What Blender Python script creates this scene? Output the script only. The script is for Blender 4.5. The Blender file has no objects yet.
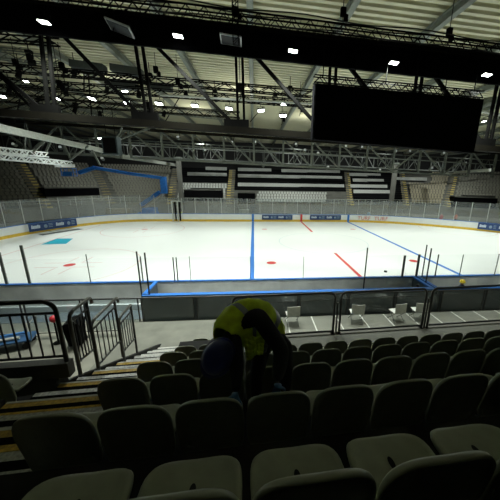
import bpy, bmesh, math, random
from mathutils import Vector, Matrix
random.seed(7)
SC = bpy.context.scene
COL = SC.collection
PI = math.pi

# ------------------------------------------------------------------ camera frame (surveyed)
CP = Vector((-6.99, -13.26, 6.204)); YAW, PITCH, ROLL = .105, -.26, .019
FPX, PX, PY = 269.6, 281.7, 250.0
def cam_axes():
    cy, sy = math.cos(YAW), math.sin(YAW)
    fwd = Vector((sy, cy, 0)); right = Vector((cy, -sy, 0)); up = Vector((0, 0, 1))
    cp, sp = math.cos(PITCH), math.sin(PITCH)
    f2 = cp*fwd + sp*up; u2 = -sp*fwd + cp*up
    cr, sr = math.cos(ROLL), math.sin(ROLL)
    return cr*right + sr*u2, -sr*right + cr*u2, f2
CR, CU, CF = cam_axes()
def ray(u, v): return CR*((u-PX)/FPX) - CU*((v-PY)/FPX) + CF
def onz(u, v, z): r = ray(u, v); return CP + r*((z-CP.z)/r.z)      # survey points on a known level
def ony(u, v, y): r = ray(u, v); return CP + r*((y-CP.y)/r.y)      # ... on a known vertical plane
def onx(u, v, x): r = ray(u, v); return CP + r*((x-CP.x)/r.x)
def dep(u, v, d): return CP + ray(u, v)*d
def proj(p):
    q = Vector(p)-CP; d = q.dot(CF)
    return (PX+FPX*q.dot(CR)/d, PY-FPX*q.dot(CU)/d, d)

# ------------------------------------------------------------------ mesh collector
class MB:
    def __init__(s): s.v = []; s.f = []; s.m = []; s.cur = 0
    def poly(s, pts):
        n = len(s.v); s.v += [tuple(p) for p in pts]; s.f.append(tuple(range(n, n+len(pts)))); s.m.append(s.cur)
    def faces(s, pts, fs):
        n = len(s.v); s.v += [tuple(p) for p in pts]
        for f in fs: s.f.append(tuple(n+i for i in f)); s.m.append(s.cur)
    def box(s, c, size, rz=0):
        x, y, z = size[0]/2, size[1]/2, size[2]/2; ca, sa = math.cos(rz), math.sin(rz)
        P = []
        for dz in (-z, z):
            for dx, dy in ((-x, -y), (x, -y), (x, y), (-x, y)):
                P.append((c[0]+dx*ca-dy*sa, c[1]+dx*sa+dy*ca, c[2]+dz))
        s.faces(P, [(0,3,2,1),(4,5,6,7),(0,1,5,4),(1,2,6,5),(2,3,7,6),(3,0,4,7)]); return s
    def hexa(s, P):   # 8 points: bottom 4 (ccw), top 4
        s.faces(P, [(0,3,2,1),(4,5,6,7),(0,1,5,4),(1,2,6,5),(2,3,7,6),(3,0,4,7)]); return s
    def beam(s, p, q, w, h, up=(0,0,1)):
        p = Vector(p); q = Vector(q); d = (q-p).normalized(); up = Vector(up)
        if abs(d.dot(up)) > .98: up = Vector((0,1,0))
        a = d.cross(up).normalized()*(w/2); b = a.cross(d).normalized()*(h/2)
        s.hexa([p-a-b, p+a-b, p+a+b, p-a+b, q-a-b, q+a-b, q+a+b, q-a+b]); return s
    def tube(s, pts, r, n=8, closed=False, caps=True):
        pts = [Vector(p) for p in pts]; N = len(pts); rings = []
        d0 = (pts[1]-pts[0]).normalized(); a = d0.orthogonal().normalized()
        for i, p in enumerate(pts):
            if i == 0: d = pts[1]-pts[0]
            elif i == N-1: d = pts[-1]-pts[-2]
            else: d = (pts[i+1]-pts[i]).normalized()+(pts[i]-pts[i-1]).normalized()
            d.normalize(); a = (a-d*a.dot(d)).normalized(); b = d.cross(a)
            rr = r[i] if isinstance(r, (list, tuple)) else r
            rings.append([p+(a*math.cos(2*PI*k/n)+b*math.sin(2*PI*k/n))*rr for k in range(n)])
        base = len(s.v); s.v += [tuple(x) for R in rings for x in R]
        for i in range(N-1):
            for k in range(n):
                s.f.append((base+i*n+k, base+i*n+(k+1)%n, base+(i+1)*n+(k+1)%n, base+(i+1)*n+k)); s.m.append(s.cur)
        if caps:
            s.f.append(tuple(base+k for k in range(n))[::-1]); s.f.append(tuple(base+(N-1)*n+k for k in range(n))); s.m += [s.cur]*2
        return s
    def loft(s, rings, close=True, cap=False):
        n = len(rings[0]); base = len(s.v); s.v += [tuple(x) for R in rings for x in R]
        for i in range(len(rings)-1):
            for k in range(n if close else n-1):
                s.f.append((base+i*n+k, base+i*n+(k+1)%n, base+(i+1)*n+(k+1)%n, base+(i+1)*n+k)); s.m.append(s.cur)
        if cap:
            s.f.append(tuple(base+k for k in range(n))[::-1]); s.f.append(tuple(base+(len(rings)-1)*n+k for k in range(n))); s.m += [s.cur]*2
        return s
    def build(s, name, mats, parent=None, smooth=False, bevel=0):
        me = bpy.data.meshes.new(name); me.from_pydata(s.v, [], s.f)
        if not isinstance(mats, (list, tuple)): mats = [mats]
        for m in mats: me.materials.append(m)
        for p, i in zip(me.polygons, s.m): p.material_index = i; p.use_smooth = smooth
        bm = bmesh.new(); bm.from_mesh(me); bmesh.ops.recalc_face_normals(bm, faces=bm.faces); bm.to_mesh(me); bm.free()
        o = bpy.data.objects.new(name, me); COL.objects.link(o)
        if parent: o.parent = parent
        if bevel:
            b = o.modifiers.new('bevel', 'BEVEL'); b.width = bevel; b.segments = 2; b.limit_method = 'ANGLE'
        return o
def tag(o, label=None, cat=None, group=None, kind=None):
    if label: o['label'] = label
    if cat: o['category'] = cat
    if group: o['group'] = group
    if kind: o['kind'] = kind
    return o
def empty(name, loc=(0,0,0), rz=0, **k):
    o = bpy.data.objects.new(name, None); COL.objects.link(o); o.empty_display_size = .1
    o.location = loc; o.rotation_euler = (0,0,rz); return tag(o, **k)
def copy_tree(o, parent=None):
    c = o.copy(); COL.objects.link(c); c.parent = parent
    for ch in list(o.children): copy_tree(ch, c)
    return c
ORD = ['first','second','third','fourth','fifth','sixth','seventh','eighth','ninth','tenth','eleventh','twelfth','thirteenth','fourteenth','fifteenth','sixteenth','seventeenth','eighteenth','nineteenth','twentieth']
def nth(i): return ORD[i] if i < 20 else '%dth' % (i+1) if (i+1) % 10 not in (1,2,3) else '%d%s' % (i+1, {1:'st',2:'nd',3:'rd'}[(i+1)%10])

# ------------------------------------------------------------------ materials
MC = {}
def mat(name, col, rough=.6, metal=0, noise=None, emit=None, spec=None, bump=0):
    if name in MC: return MC[name]
    m = bpy.data.materials.new(name); m.use_nodes = True; nt = m.node_tree; b = nt.nodes['Principled BSDF']
    b.inputs['Base Color'].default_value = (*col, 1); b.inputs['Roughness'].default_value = rough; b.inputs['Metallic'].default_value = metal
    if spec is not None: b.inputs['Specular IOR Level'].default_value = spec
    sc, amt = noise or (6, .12)
    tc = nt.nodes.new('ShaderNodeTexCoord'); n = nt.nodes.new('ShaderNodeTexNoise'); n.inputs['Scale'].default_value = sc; n.inputs['Detail'].default_value = 4
    nt.links.new(tc.outputs['Object'], n.inputs['Vector'])
    r = nt.nodes.new('ShaderNodeValToRGB')
    r.color_ramp.elements[0].position = .3; r.color_ramp.elements[1].position = .7
    r.color_ramp.elements[0].color = (*[c*(1-amt) for c in col], 1); r.color_ramp.elements[1].color = (*[min(1, c*(1+amt)) for c in col], 1)
    nt.links.new(n.outputs['Fac'], r.inputs['Fac']); nt.links.new(r.outputs['Color'], b.inputs['Base Color'])
    if bump:
        bp = nt.nodes.new('ShaderNodeBump'); bp.inputs['Strength'].default_value = bump; nt.links.new(n.outputs['Fac'], bp.inputs['Height']); nt.links.new(bp.outputs['Normal'], b.inputs['Normal'])
    if emit:
        b.inputs['Emission Color'].default_value = (*emit[:3], 1); b.inputs['Emission Strength'].default_value = emit[3]
    MC[name] = m; return m
def glass_mat(name, tint, haze, hazecol=(.8,.85,.85), gloss=.08):
    m = bpy.data.materials.new(name); m.use_nodes = True; nt = m.node_tree; nt.nodes.clear()
    out = nt.nodes.new('ShaderNodeOutputMaterial'); t = nt.nodes.new('ShaderNodeBsdfTransparent'); t.inputs[0].default_value = (*tint, 1)
    d = nt.nodes.new('ShaderNodeBsdfDiffuse'); d.inputs[0].default_value = (*hazecol, 1)
    g = nt.nodes.new('ShaderNodeBsdfGlossy'); g.inputs['Roughness'].default_value = .08
    ns = nt.nodes.new('ShaderNodeTexNoise'); ns.inputs['Scale'].default_value = 1.5
    mr = nt.nodes.new('ShaderNodeMapRange'); mr.inputs['To Min'].default_value = haze*.6; mr.inputs['To Max'].default_value = haze*1.4
    nt.links.new(ns.outputs['Fac'], mr.inputs['Value'])
    a = nt.nodes.new('ShaderNodeMixShader'); nt.links.new(mr.outputs['Result'], a.inputs[0])
    nt.links.new(t.outputs[0], a.inputs[1]); nt.links.new(d.outputs[0], a.inputs[2])
    c = nt.nodes.new('ShaderNodeMixShader'); c.inputs[0].default_value = gloss
    nt.links.new(a.outputs[0], c.inputs[1]); nt.links.new(g.outputs[0], c.inputs[2]); nt.links.new(c.outputs[0], out.inputs[0])
    MC[name] = m; return m
ICE = mat('ice', (.86,.89,.88), .42, noise=(.25,.02), spec=.35)
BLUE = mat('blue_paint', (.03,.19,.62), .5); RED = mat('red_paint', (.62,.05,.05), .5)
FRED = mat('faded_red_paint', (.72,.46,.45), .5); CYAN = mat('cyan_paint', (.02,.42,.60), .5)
WHITEP = mat('white_board', (.80,.83,.83), .35, noise=(2,.04)); YEL = mat('yellow_board', (.75,.50,.05), .45)
OUTB = mat('board_outer_face', (.80,.82,.80), .45, noise=(1.2,.15))
CAPB = mat('blue_cap_rail', (.035,.18,.58), .35)
NAVY = mat('navy_banner', (.015,.05,.17), .5); BANW = mat('banner_print', (.55,.62,.70), .5)
DKPAN = mat('bench_wall_panel', (.085,.105,.12), .35, noise=(1.5,.2))
FLOOR = mat('concrete_floor', (.21,.205,.165), .6, noise=(1.5,.18)); LINEW = mat('pale_deck_joint', (.68,.68,.62), .6)
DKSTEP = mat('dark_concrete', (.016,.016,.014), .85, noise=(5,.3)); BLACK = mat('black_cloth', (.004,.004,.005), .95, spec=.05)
BLK2 = mat('black_steel', (.005,.005,.0045), .85, spec=.05); RAILM = mat('black_painted_rail', (.03,.03,.028), .38)
SEATM = mat('olive_grey_plastic', (.31,.325,.24), .30, noise=(9,.10), spec=.45)
HOLE = mat('drain_hole_shadowed_plastic', (.01,.01,.01), .9)
ALU = mat('ribbed_aluminium', (.42,.42,.39), .42, .35, noise=(30,.35), bump=.3); YTREAD = mat('yellow_ribbed_tread', (.45,.29,.04), .5, noise=(30,.4), bump=.3); YNOSE = mat('yellow_step_nosing', (.62,.40,.04), .6, noise=(25,.35))
GALV = mat('galvanised_steel', (.15,.165,.145), .6, .1); BROWNST = mat('dark_brown_steel', (.011,.010,.007), .8, spec=.05)
PALEST = mat('pale_steel', (.50,.52,.48), .5); CREAM = mat('cream_roof_deck', (.60,.585,.42), .6, noise=(.4,.05))
RAFT = mat('grey_green_rafter', (.20,.22,.19), .55); WALLM = mat('dark_wall', (.012,.012,.012), .9)
FSEAT = mat('beige_grey_plastic', (.22,.215,.175), .6); FSEAT2 = mat('pale_grey_plastic', (.52,.53,.50), .6); FSEAT3 = mat('ochre_grey_plastic', (.30,.27,.19), .6)
FCONC = mat('grey_stand_concrete', (.14,.14,.125), .8, noise=(.8,.15)); FDARK = mat('dark_stand_cover', (.005,.0055,.006), .95, spec=.1)
STRIP = mat('pale_row_cover', (.40,.41,.39), .7); OCHRE = mat('ochre_stair_paint', (.62,.48,.14), .7)
LIFTB = mat('blue_lift_paint', (.03,.24,.85), .4); RUBBER = mat('black_rubber', (.015,.015,.015), .8)
LENS = mat('lit_lamp_lens', (1,1,1), .3, emit=(.93,1,.95,14)); LENS2 = mat('softly_lit_panel', (1,1,1), .3, emit=(.92,1,.95,5)); DIML = mat('unlit_lamp_glass', (.012,.014,.016), .3, spec=.15)
CHROME = mat('bare_metal_frame', (.45,.47,.47), .35, .7)
HIVIS = mat('hi_vis_yellow_fabric', (.68,.86,.03), .8, noise=(14,.18)); REFL = mat('grey_reflective_tape', (.22,.24,.23), .45)
JACKET = mat('black_jacket', (.005,.005,.008), .85); TROUS = mat('dark_trousers', (.012,.012,.014), .9); SKIN = mat('skin', (.45,.27,.2), .55)
NAVYH = mat('navy_helmet_shell', (.018,.028,.16), .3, spec=.4); GLOVE = mat('blue_rubber_glove', (.05,.18,.42), .5); ORANGE = mat('orange_fabric', (.7,.14,.05), .8)
YHELM = mat('yellow_helmet_shell', (.75,.55,.02), .3); HAIR = mat('dark_hair', (.02,.015,.012), .7)
GL = glass_mat('rink_glass', (.985,.99,.99), .008, gloss=.012); GLF = glass_mat('far_rink_glass', (.93,.95,.95), .065, gloss=.05)
GLR = glass_mat('rail_glass', (.86,.90,.91), .05, (.5,.55,.58), gloss=.05)
PLAST = mat('white_plastic_chair', (.66,.67,.62), .5); REDP = mat('red_plastic', (.6,.03,.04), .4); DBLUE = mat('dark_blue_plastic', (.03,.07,.2), .5)

# ------------------------------------------------------------------ room shell
def zr(x, z): return z-.035*(x+7)      # the roof falls slightly towards the right
tag(MB().box((0,22,-.45), (130,92,.2)).build('floor', FLOOR), kind='structure')
RP = .5
prof = []
y = -22
while y < 66:
    prof += [(y, 0), (y+.22, 0), (y+.26, .18), (y+.45, .18)]; y += RP
m = MB()
X0, X1 = -64, 62
for i in range(len(prof)-1):
    (a, za), (b, zb) = prof[i], prof[i+1]
    m.poly([(X0,a,zr(X0,14.3)+za),(X1,a,zr(X1,14.3)+za),(X1,b,zr(X1,14.3)+zb),(X0,b,zr(X0,14.3)+zb)])
tag(m.build('ceiling', CREAM), kind='structure')
for nm, c, s in (('wall_back',(0,66,7),(130,.4,18)),('wall_left',(-64,22,7),(.4,92,18)),('wall_right',(62,22,7),(.4,92,18)),('wall_front',(0,-23,7),(130,.4,18))):
    tag(MB().box(c, s).build(nm, WALLM), kind='structure')

# ------------------------------------------------------------------ the rink
def catmull(P, n=6):
    out = []; N = len(P)
    for i in range(N):
        p0, p1, p2, p3 = [Vector(P[(i+k-1) % N]) for k in range(4)]
        for j in range(n):
            t = j/n; out.append(.5*((2*p1)+(-p0+p2)*t+(2*p0-5*p1+4*p2-p3)*t*t+(-p0+3*p1-3*p2+p3)*t**3))
    return out
far = [(-31.3,8),(-31.4,11.5),(-31.15,14.6),(-30.5,17.6),(-29.2,20.6),(-27,23.7),(-24.2,25.6),(-21,26.2),(-14,26.2),(-7,26.2),(0,26.2),(5,26.2),(10,25.7),(14.5,24.2),(19.9,20.95),(24.1,17.4),(26.6,13),(27,8)]
near = [(26.3,4),(24,1),(21,0),(14,0),(7,0),(0,0),(-7,0),(-14,0),(-21,0),(-26,.6),(-30,3.6)]
loop = catmull([Vector((a,b,0)) for a, b in far+near], 5)
ice = empty('ice_sheet', (0,0,0), label='white ice sheet of the hockey rink with painted lines', cat='ice rink')
m = MB(); m.poly([(p.x,p.y,0) for p in loop]); m.poly([(p.x,p.y,-.34) for p in loop]); m.loft([[(p.x,p.y,0) for p in loop],[(p.x,p.y,-.34) for p in loop]]); m.build('ice', ICE, ice)
def strip(x0, x1, y0, y1, z=.004): return MB().box(((x0+x1)/2,(y0+y1)/2,z/2),(x1-x0,y1-y0,z))
for x in (-7.15, 7.15): tag(strip(x-.15,x+.15,.1,26.0).build('blue_line', BLUE, ice), label='blue line across the ice')
tag(strip(-.12,.12,18.3,26.0).build('center_line', RED, ice), label='far length of red centre line')
tag(strip(-.12,.12,.1,8.8).build('center_line', RED, ice), label='near length of red centre line')
for x in (-26.5,):
    strip(x-.04,x+.04,2.5,23).build('goal_line', FRED, ice)
def ring(cx, cy, r, w, a0=0, a1=2*PI, z=.004):
    n = 48; m = MB()
    for i in range(n):
        a, b = a0+(a1-a0)*i/n, a0+(a1-a0)*(i+1)/n
        m.poly([(cx+r*math.cos(a),cy+r*math.sin(a),z),(cx+r*math.cos(b),cy+r*math.sin(b),z),(cx+(r-w)*math.cos(b),cy+(r-w)*math.sin(b),z),(cx+(r-w)*math.cos(a),cy+(r-w)*math.sin(a),z)])
    return m
ring(0,13.1,4.5,.06).build('center_circle', mat('pale_blue_paint',(.60,.68,.74),.5), ice)
for x, y in ((-20,6.3),(-20,20),(20,6.3),(20,20)):
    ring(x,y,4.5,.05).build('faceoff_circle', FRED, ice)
    if x < 0 or y < 10:
        m = MB()
        for sx in (-1,1):
            for sy in (-1,1):
                m.box((x+sx*1.2,y+sy*.5,.002),(1.5,.05,.004)); m.box((x+sx*.5,y+sy*1.3,.002),(.05,1.3,.004))
        m.build('faceoff_hash_marks', FRED, ice)
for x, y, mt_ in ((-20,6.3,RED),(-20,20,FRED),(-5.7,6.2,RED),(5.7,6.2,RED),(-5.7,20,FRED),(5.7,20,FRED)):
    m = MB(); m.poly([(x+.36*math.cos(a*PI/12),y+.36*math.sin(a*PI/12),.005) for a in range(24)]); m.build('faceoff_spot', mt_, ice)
q = [onz(41,244.5,0.004), onz(57,238.5,0.004), onz(73,238.5,0.004), onz(66,243.8,0.004)]
MB().faces(q, [(0,1,2,3)]) ; m = MB(); m.poly(q); tag(m.build('painted_logo', CYAN, ice), label='cyan painted block on the ice')
tag(MB().tube([onz(385.5,272,.0), onz(385.5,272,.0)+Vector((0,0,.09))], .11, 12).build('puck', RUBBER), label='small black puck lying on the ice near the right blue line', cat='puck')

boards = empty('rink_boards', (0,0,0), label='white dasher boards around the ice with yellow kick strip and blue cap', cat='rink boards')
def offs(L, d):
    out = []; N = len(L)
    for i in range(N):
        t = (L[(i+1)%N]-L[i-1]).normalized(); n = Vector((-t.y, t.x, 0)); out.append(L[i]+n*d)
    return out
# loop runs left -> far -> right -> near, so +normal points outward on the far side
def wallloop(m, d0, d1, z0, z1):
    A, B = offs(loop, d0), offs(loop, d1)
    r = [[(p.x,p.y,z0) for p in A],[(p.x,p.y,z1) for p in A],[(p.x,p.y,z1) for p in B],[(p.x,p.y,z0) for p in B],[(p.x,p.y,z0) for p in A]]
    m.loft(r)
m = MB(); wallloop(m, 0, .06, .0, 1.07); m.build('board_panel', WHITEP, boards)
m = MB(); wallloop(m, .06, .12, -.34, 1.06); tag(m.build('outer_cladding', OUTB, boards), label='grey outer cladding')
m = MB(); wallloop(m, -.03, .0, 0, .30); tag(m.build('kick_plate', YEL, boards), label='yellow kick strip')
m = MB(); wallloop(m, -.03, .13, 1.07, 1.12); tag(m.build('cap_rail', CAPB, boards), label='blue cap rail')

# banners on the boards (flat vinyl with printed marks)
def at_y(u, v, d=.10): return ony(u, v, 26.2-d)
def word(s, size, name, mt_, parent, origin, xdir, updir, width=None):
    c = bpy.data.curves.new(name, 'FONT'); c.body = s; c.size = size; c.extrude = .004
    o = bpy.data.objects.new(name, c); COL.objects.link(o)
    bpy.context.view_layer.update()
    me = bpy.data.meshes.new_from_object(o.evaluated_get(bpy.context.evaluated_depsgraph_get())); bpy.data.objects.remove(o)
    me.materials.clear(); me.materials.append(mt_)
    xd = Vector(xdir).normalized(); ud = Vector(updir).normalized(); nd = xd.cross(ud)
    w = max(v.co.x for v in me.vertices); k = (width/w) if width else 1
    for v in me.vertices: v.co = Vector(origin)+xd*v.co.x*k+ud*v.co.y+nd*v.co.z
    o = bpy.data.objects.new(name, me); COL.objects.link(o)
    if parent: o.parent = parent
    return o
def banner(p0, p1, z0, z1, label):
    p0 = Vector((p0[0],p0[1],0)); p1 = Vector((p1[0],p1[1],0)); d = p1-p0; L = d.length; d.normalize(); n = Vector((d.y,-d.x,0))
    b = empty('advertising_banner', p0, label=label, cat='banner', group='navy banners on the rink boards')
    def loc(s_, z, o_): return (d*s_+n*o_+Vector((0,0,z)))
    m = MB(); m.hexa([loc(0,z0,0),loc(L,z0,0),loc(L,z0,.03),loc(0,z0,.03),loc(0,z1,0),loc(L,z1,0),loc(L,z1,.03),loc(0,z1,.03)]); m.build('banner_sheet', NAVY, b)
    h = z1-z0
    for i, c in enumerate((.13,.38,.62,.87)):
        m = MB(); s0, s1 = (c-.085)*L, (c+.085)*L
        if i % 2 == 0:      # a short slanted wordmark
            for k in range(6):
                a = s0+(s1-s0)*k/6; hh = .20*h if k not in (0,4) else .28*h; zc = z0+.5*h
                m.hexa([loc(a,zc-.16*h,.03),loc(a+(s1-s0)/7.2,zc-.16*h,.03),loc(a+(s1-s0)/7.2,zc-.16*h,.04),loc(a,zc-.16*h,.04),loc(a+.03*L/4,zc+hh,.03),loc(a+.03*L/4+(s1-s0)/7.2,zc+hh,.03),loc(a+.03*L/4+(s1-s0)/7.2,zc+hh,.04),loc(a+.03*L/4,zc+hh,.04)])
            m.build('wordmark', BANW, b)
        else:               # two stacked fine lines beside a small round emblem
            zc = z0+.5*h
            pts = [loc(s0+.16*h+.2*h*math.cos(t*PI/8), zc+.24*h*math.sin(t*PI/8), .036) for t in range(16)]
            m.poly(pts)
            for kz in (-.2,.02,.2):
                m.hexa([loc(s0+.5*h,zc+kz*h,.03),loc(s1,zc+kz*h,.03),loc(s1,zc+kz*h,.038),loc(s0+.5*h,zc+kz*h,.038),loc(s0+.5*h,zc+(kz+.09)*h,.03),loc(s1,zc+(kz+.09)*h,.03),loc(s1,zc+(kz+.09)*h,.038),loc(s0+.5*h,zc+(kz+.09)*h,.038)])
            m.build('emblem', mat('faint_banner_print',(.22,.30,.40),.5), b)
    return b
a0, a1 = at_y(262,217), at_y(292.5,217); banner((a0.x,26.13),(a1.x,26.13),.30,1.0,'navy banner with pale wordmarks on far boards, left of the red line')
a0, a1 = at_y(310,217), at_y(341,217); banner((a0.x,26.13),(a1.x,26.13),.30,1.0,'navy banner with pale wordmarks on far boards between red and blue lines')
def near_loop(u, v, z):
    # the board point closest to a surveyed one
    p = onz(u, v, z); k = min(range(len(loop)), key=lambda i: (loop[i].x-p.x)**2+(loop[i].y-p.y)**2 + (100 if loop[i].y < 5 else 0)); return k
def bannerarc(u0, u1, zz, label):
    ins = offs(loop, -.10); cand = [i for i in range(len(loop)) if loop[i].y > 6 and u0-3 <= proj((loop[i].x,loop[i].y,.6))[0] <= u1+3]
    cand.sort(key=lambda i: proj((loop[i].x,loop[i].y,.6))[0])
    return banner(ins[cand[0]], ins[cand[-1]], .30, 1.16, label)
# left corner and right corner banners, straight boards hung just in front of the curve
def cornerb(pts, label): return banner(pts[0], pts[1], .28, 1.12, label)
cornerb(((-30.32,16.9),(-28.15,21.1)), 'navy banner with pale wordmarks hung on left corner boards above dark patch')
cornerb(((22.0,18.75),(24.9,15.9)), 'navy banner on the right corner boards at the edge of the photo')
x0 = at_y(357,217).x; x1 = at_y(384,217).x
t = empty('painted_lettering', (0,0,0), label='red and grey lettering painted on the white far boards right of the blue line', cat='lettering')
w1 = x0+(x1-x0)*.44
def bd(x):   # y of board line at x on far side
    c = sorted([(abs(p.x-x),p.y) for p in loop if p.y > 15])[:2]; return (c[0][1]*c[1][0]+c[1][1]*c[0][0])/(c[0][0]+c[1][0]+1e-9)
for (s, xa, xb) in (('TURF',x0,w1),('TURF',x0+(x1-x0)*.56,x1)):
    ya, yb = bd(xa)-.02, bd(xb)-.02
    word(s, .72, 'word', FRED if 0 else mat('red_grey_print',(.62,.20,.18),.5), t, (xa,ya-.05,.40), (xb-xa,yb-ya,0), (0,0,1), width=math.hypot(xb-xa,yb-ya))
# dark grey patch on the ice under the left banner
m = MB(); m.poly([(-29.6,16.9,.006),(-28.9,16.6,.006),(-26.9,20.2,.006),(-27.8,20.6,.006)]); m.build('dark_ice_mark', mat('dark_grey_patch',(.10,.11,.12),.5), ice)
# blue and red line marks climb the far boards
for x, mt_ in ((-7.15,BLUE),(7.15,BLUE),(0,RED)):
    yb = bd(x)-.02
    MB().box((x,yb-.03,.56),(.3,.06,1.1)).build('line_marker', mt_, boards)

# glass on the far boards and ends: posts and panes
glass = empty('far_glass_screen', (0,0,0), label='tall clear glass screen with slim pale posts on far boards', cat='glass screen')
far_idx = [i for i, p in enumerate(loop) if p.y > 7.5 and i < 5*(len(far)-1)]
seq = [loop[i]+Vector((0,0,0)) for i in far_idx]
seq = [p+((Vector((-(seq[min(i+1,len(seq)-1)]-seq[max(i-1,0)]).y,(seq[min(i+1,len(seq)-1)]-seq[max(i-1,0)]).x,0))).normalized()*.05) for i, p in enumerate(seq)]
cum = [0]
for a, b in zip(seq, seq[1:]): cum.append(cum[-1]+(b-a).length)
def at_len(s):
    for i in range(len(cum)-1):
        if s <= cum[i+1]: return seq[i].lerp(seq[i+1], (s-cum[i])/(cum[i+1]-cum[i]))
    return seq[-1]
s = 0; k = 0; pts = []
while s < cum[-1]:
    pts.append(at_len(s)); s += 1.83
for i in range(len(pts)):
    p = pts[i]; H = 3.3 if abs(p.x) < 20 else 3.6
    MB().box((p.x,p.y,(1.12+H)/2),(.05,.05,H-1.12)).build('post', PALEST, glass)
    if i:
        a = pts[i-1]; d = (p-a).normalized(); n = Vector((-d.y,d.x,0))*.008; A = a+d*.03; B = p-d*.03
        MB().hexa([A-n+Vector((0,0,1.12)),B-n+Vector((0,0,1.12)),B+n+Vector((0,0,1.12)),A+n+Vector((0,0,1.12)),A-n+Vector((0,0,H)),B-n+Vector((0,0,H)),B+n+Vector((0,0,H)),A+n+Vector((0,0,H))]).build('pane', GLF, glass)

# ------------------------------------------------------------------ near glass, player bench
ng = empty('near_glass_screen', (0,0,0), label='clear glass panes held by dark upright posts on near boards', cat='glass screen')
def gx(u, v=284): return ony(u, v, -.08).x
nposts = [(gx(7),2.67,1),(gx(30),3.0,1),(gx(91),2.55,2),(gx(143.5),2.41,0),(gx(175,281),2.35,0),(gx(178,281),2.35,0),(gx(191,281),2.39,2),(-7.2,2.35,2),(gx(303,279),2.32,2),(gx(364.5,277),2.45,0),(gx(402,277),2.32,1),(gx(416,277),2.37,1),(gx(422,276),2.9,0),(gx(435,276),2.36,0),(gx(459.5,275),2.34,2),(6.6,2.35,2)]
for x, h, kind in nposts:
    MB().box((x,-.08,(1.12+h)/2),((.045,.11,.022)[kind],.05,h-1.12)).build('post', (RAILM,GALV,GALV)[kind], ng)
for (a, ha, _), (b, hb, _) in zip(nposts, nposts[1:]):
    if b-a > .15: MB().box(((a+b)/2,-.08,1.735),(b-a-.08,.012,1.21)).build('pane', GL, ng)

def bench(x0, x1, label):
    b = empty('player_bench', ((x0+x1)/2,-1,-.35), label=label, cat='player bench')
    cx = (x0+x1)/2
    def L(p): return (p[0]-cx,p[1]+1,p[2]+.35)
    W = x1-x0
    MB().box(L((cx,-1.75,.36)),(W,.08,1.42)).build('rear_wall', DKPAN, b)
    tag(MB().box(L((cx,-1.75,1.10)),(W,.24,.07)).build('cap_rail', CAPB, b), label='blue cap rail')
    for x in (x0+.03, x1-.03):
        MB().box(L((x,-.9,.36)),(.08,1.66,1.42)).build('side_wall', DKPAN, b)
        tag(MB().box(L((x,-.9,1.10)),(.16,1.7,.07)).build('cap_rail', CAPB, b), label='blue cap rail')
    MB().box(L((cx,-.95,-.1)),(W-.2,1.5,.1)).build('floor_platform', mat('grey_rubber_mat',(.3,.31,.3),.8), b)
    MB().box(L((cx,-1.35,.32)),(W-.3,.34,.06)).build('seat_plank', mat('pale_bench_board',(.55,.55,.52),.6), b)
    k = 0
    x = x0+.6
    while x < x1-.3:
        MB().box(L((x,-1.35,.12)),(.06,.3,.36)).build('leg', GALV, b); x += 1.5
    return b
bench(-11.9, 1.75, 'long player bench enclosure with blue caps below the near boards')
bench(1.95, 9.5, 'penalty bench enclosure with blue caps at right, worker in yellow helmet inside')
for px_, lab in (((-11.95,-1.7,3.1),'slender dark post rising from the bench corner beside the railings'),((-11.62,-1.72,3.05),'slender dark post just right of bench corner post'),((-1.46,-.95,2.99),'dark pole standing in the bench left of centre divider'),((1.85,-1.0,2.95),'dark pole standing on the divider between both benches')):
    MB_ = MB().box((px_[0],px_[1],(px_[2]-.2)/2+.0),(.05,.05,px_[2]+.2)); tag(MB_.build('screen_post', RAILM), label=lab, cat='post')
# low glass rail along the walkway
rail = empty('walkway_glass_rail', (0,-2.4,-.25), label='long low glass railing with thin black top rail in front of bench wall', cat='railing')
MB().tube([(-22,0,1.52),(11,0,1.52)], .036, 8).build('top_rail', RAILM, rail)
MB().tube([(-22,0,.06),(11,0,.06)], .02, 8).build('bottom_rail', RAILM, rail)
for i in range(15):
    x = -20.8+2.25*i
    MB().box((x-.05,0,.76),(.035,.05,1.5)).build('post', RAILM, rail); MB().box((x+.09,0,.76),(.035,.05,1.5)).build('post', RAILM, rail)
    MB().beam((x,0,.3),(x-.05,-.45,.0),.04,.04).build('brace', GALV, rail)
    if x+2.3 < 11: MB().box((x+1.17,0,.8),(2.1,.012,1.38)).build('pane', GLR, rail)
tag(MB().hexa([(-12.2,-8.4,-.35),(13,-8.4,-.35),(13,-2.5,-.35),(-12.2,-2.5,-.35),(-12.2,-8.4,.25),(13,-8.4,.25),(13,-2.5,.25),(-12.2,-2.5,.25)]).build('floor_deck', mat('deck_boards',(.17,.17,.138),.6,noise=(2,.15))), kind='structure')
# floor deck seams and dark mat at the board foot
seams = empty('floor_deck_seams', (0,0,0), label='pale straight seam strips across the floor deck below the right barrier', cat='floor strips')
for i in range(14):
    x = -5.6+1.12*i; MB().box((x,-4.6,.256),(.05,4.1,.012)).build('seam_strip', LINEW, seams)
tag(MB().box((-18,-.75,-.34),(12,.9,.02)).build('rubber_mat', mat('blue_grey_mat',(.16,.19,.21),.7)), label='blue grey rubber mat on the floor along the left boards', cat='mat')
tag(MB().box((-17,-.2,-.19),(14,.14,.32)).build('white_skirting', WHITEP), label='white low kerb along the foot of the left boards', cat='kerb')
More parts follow.
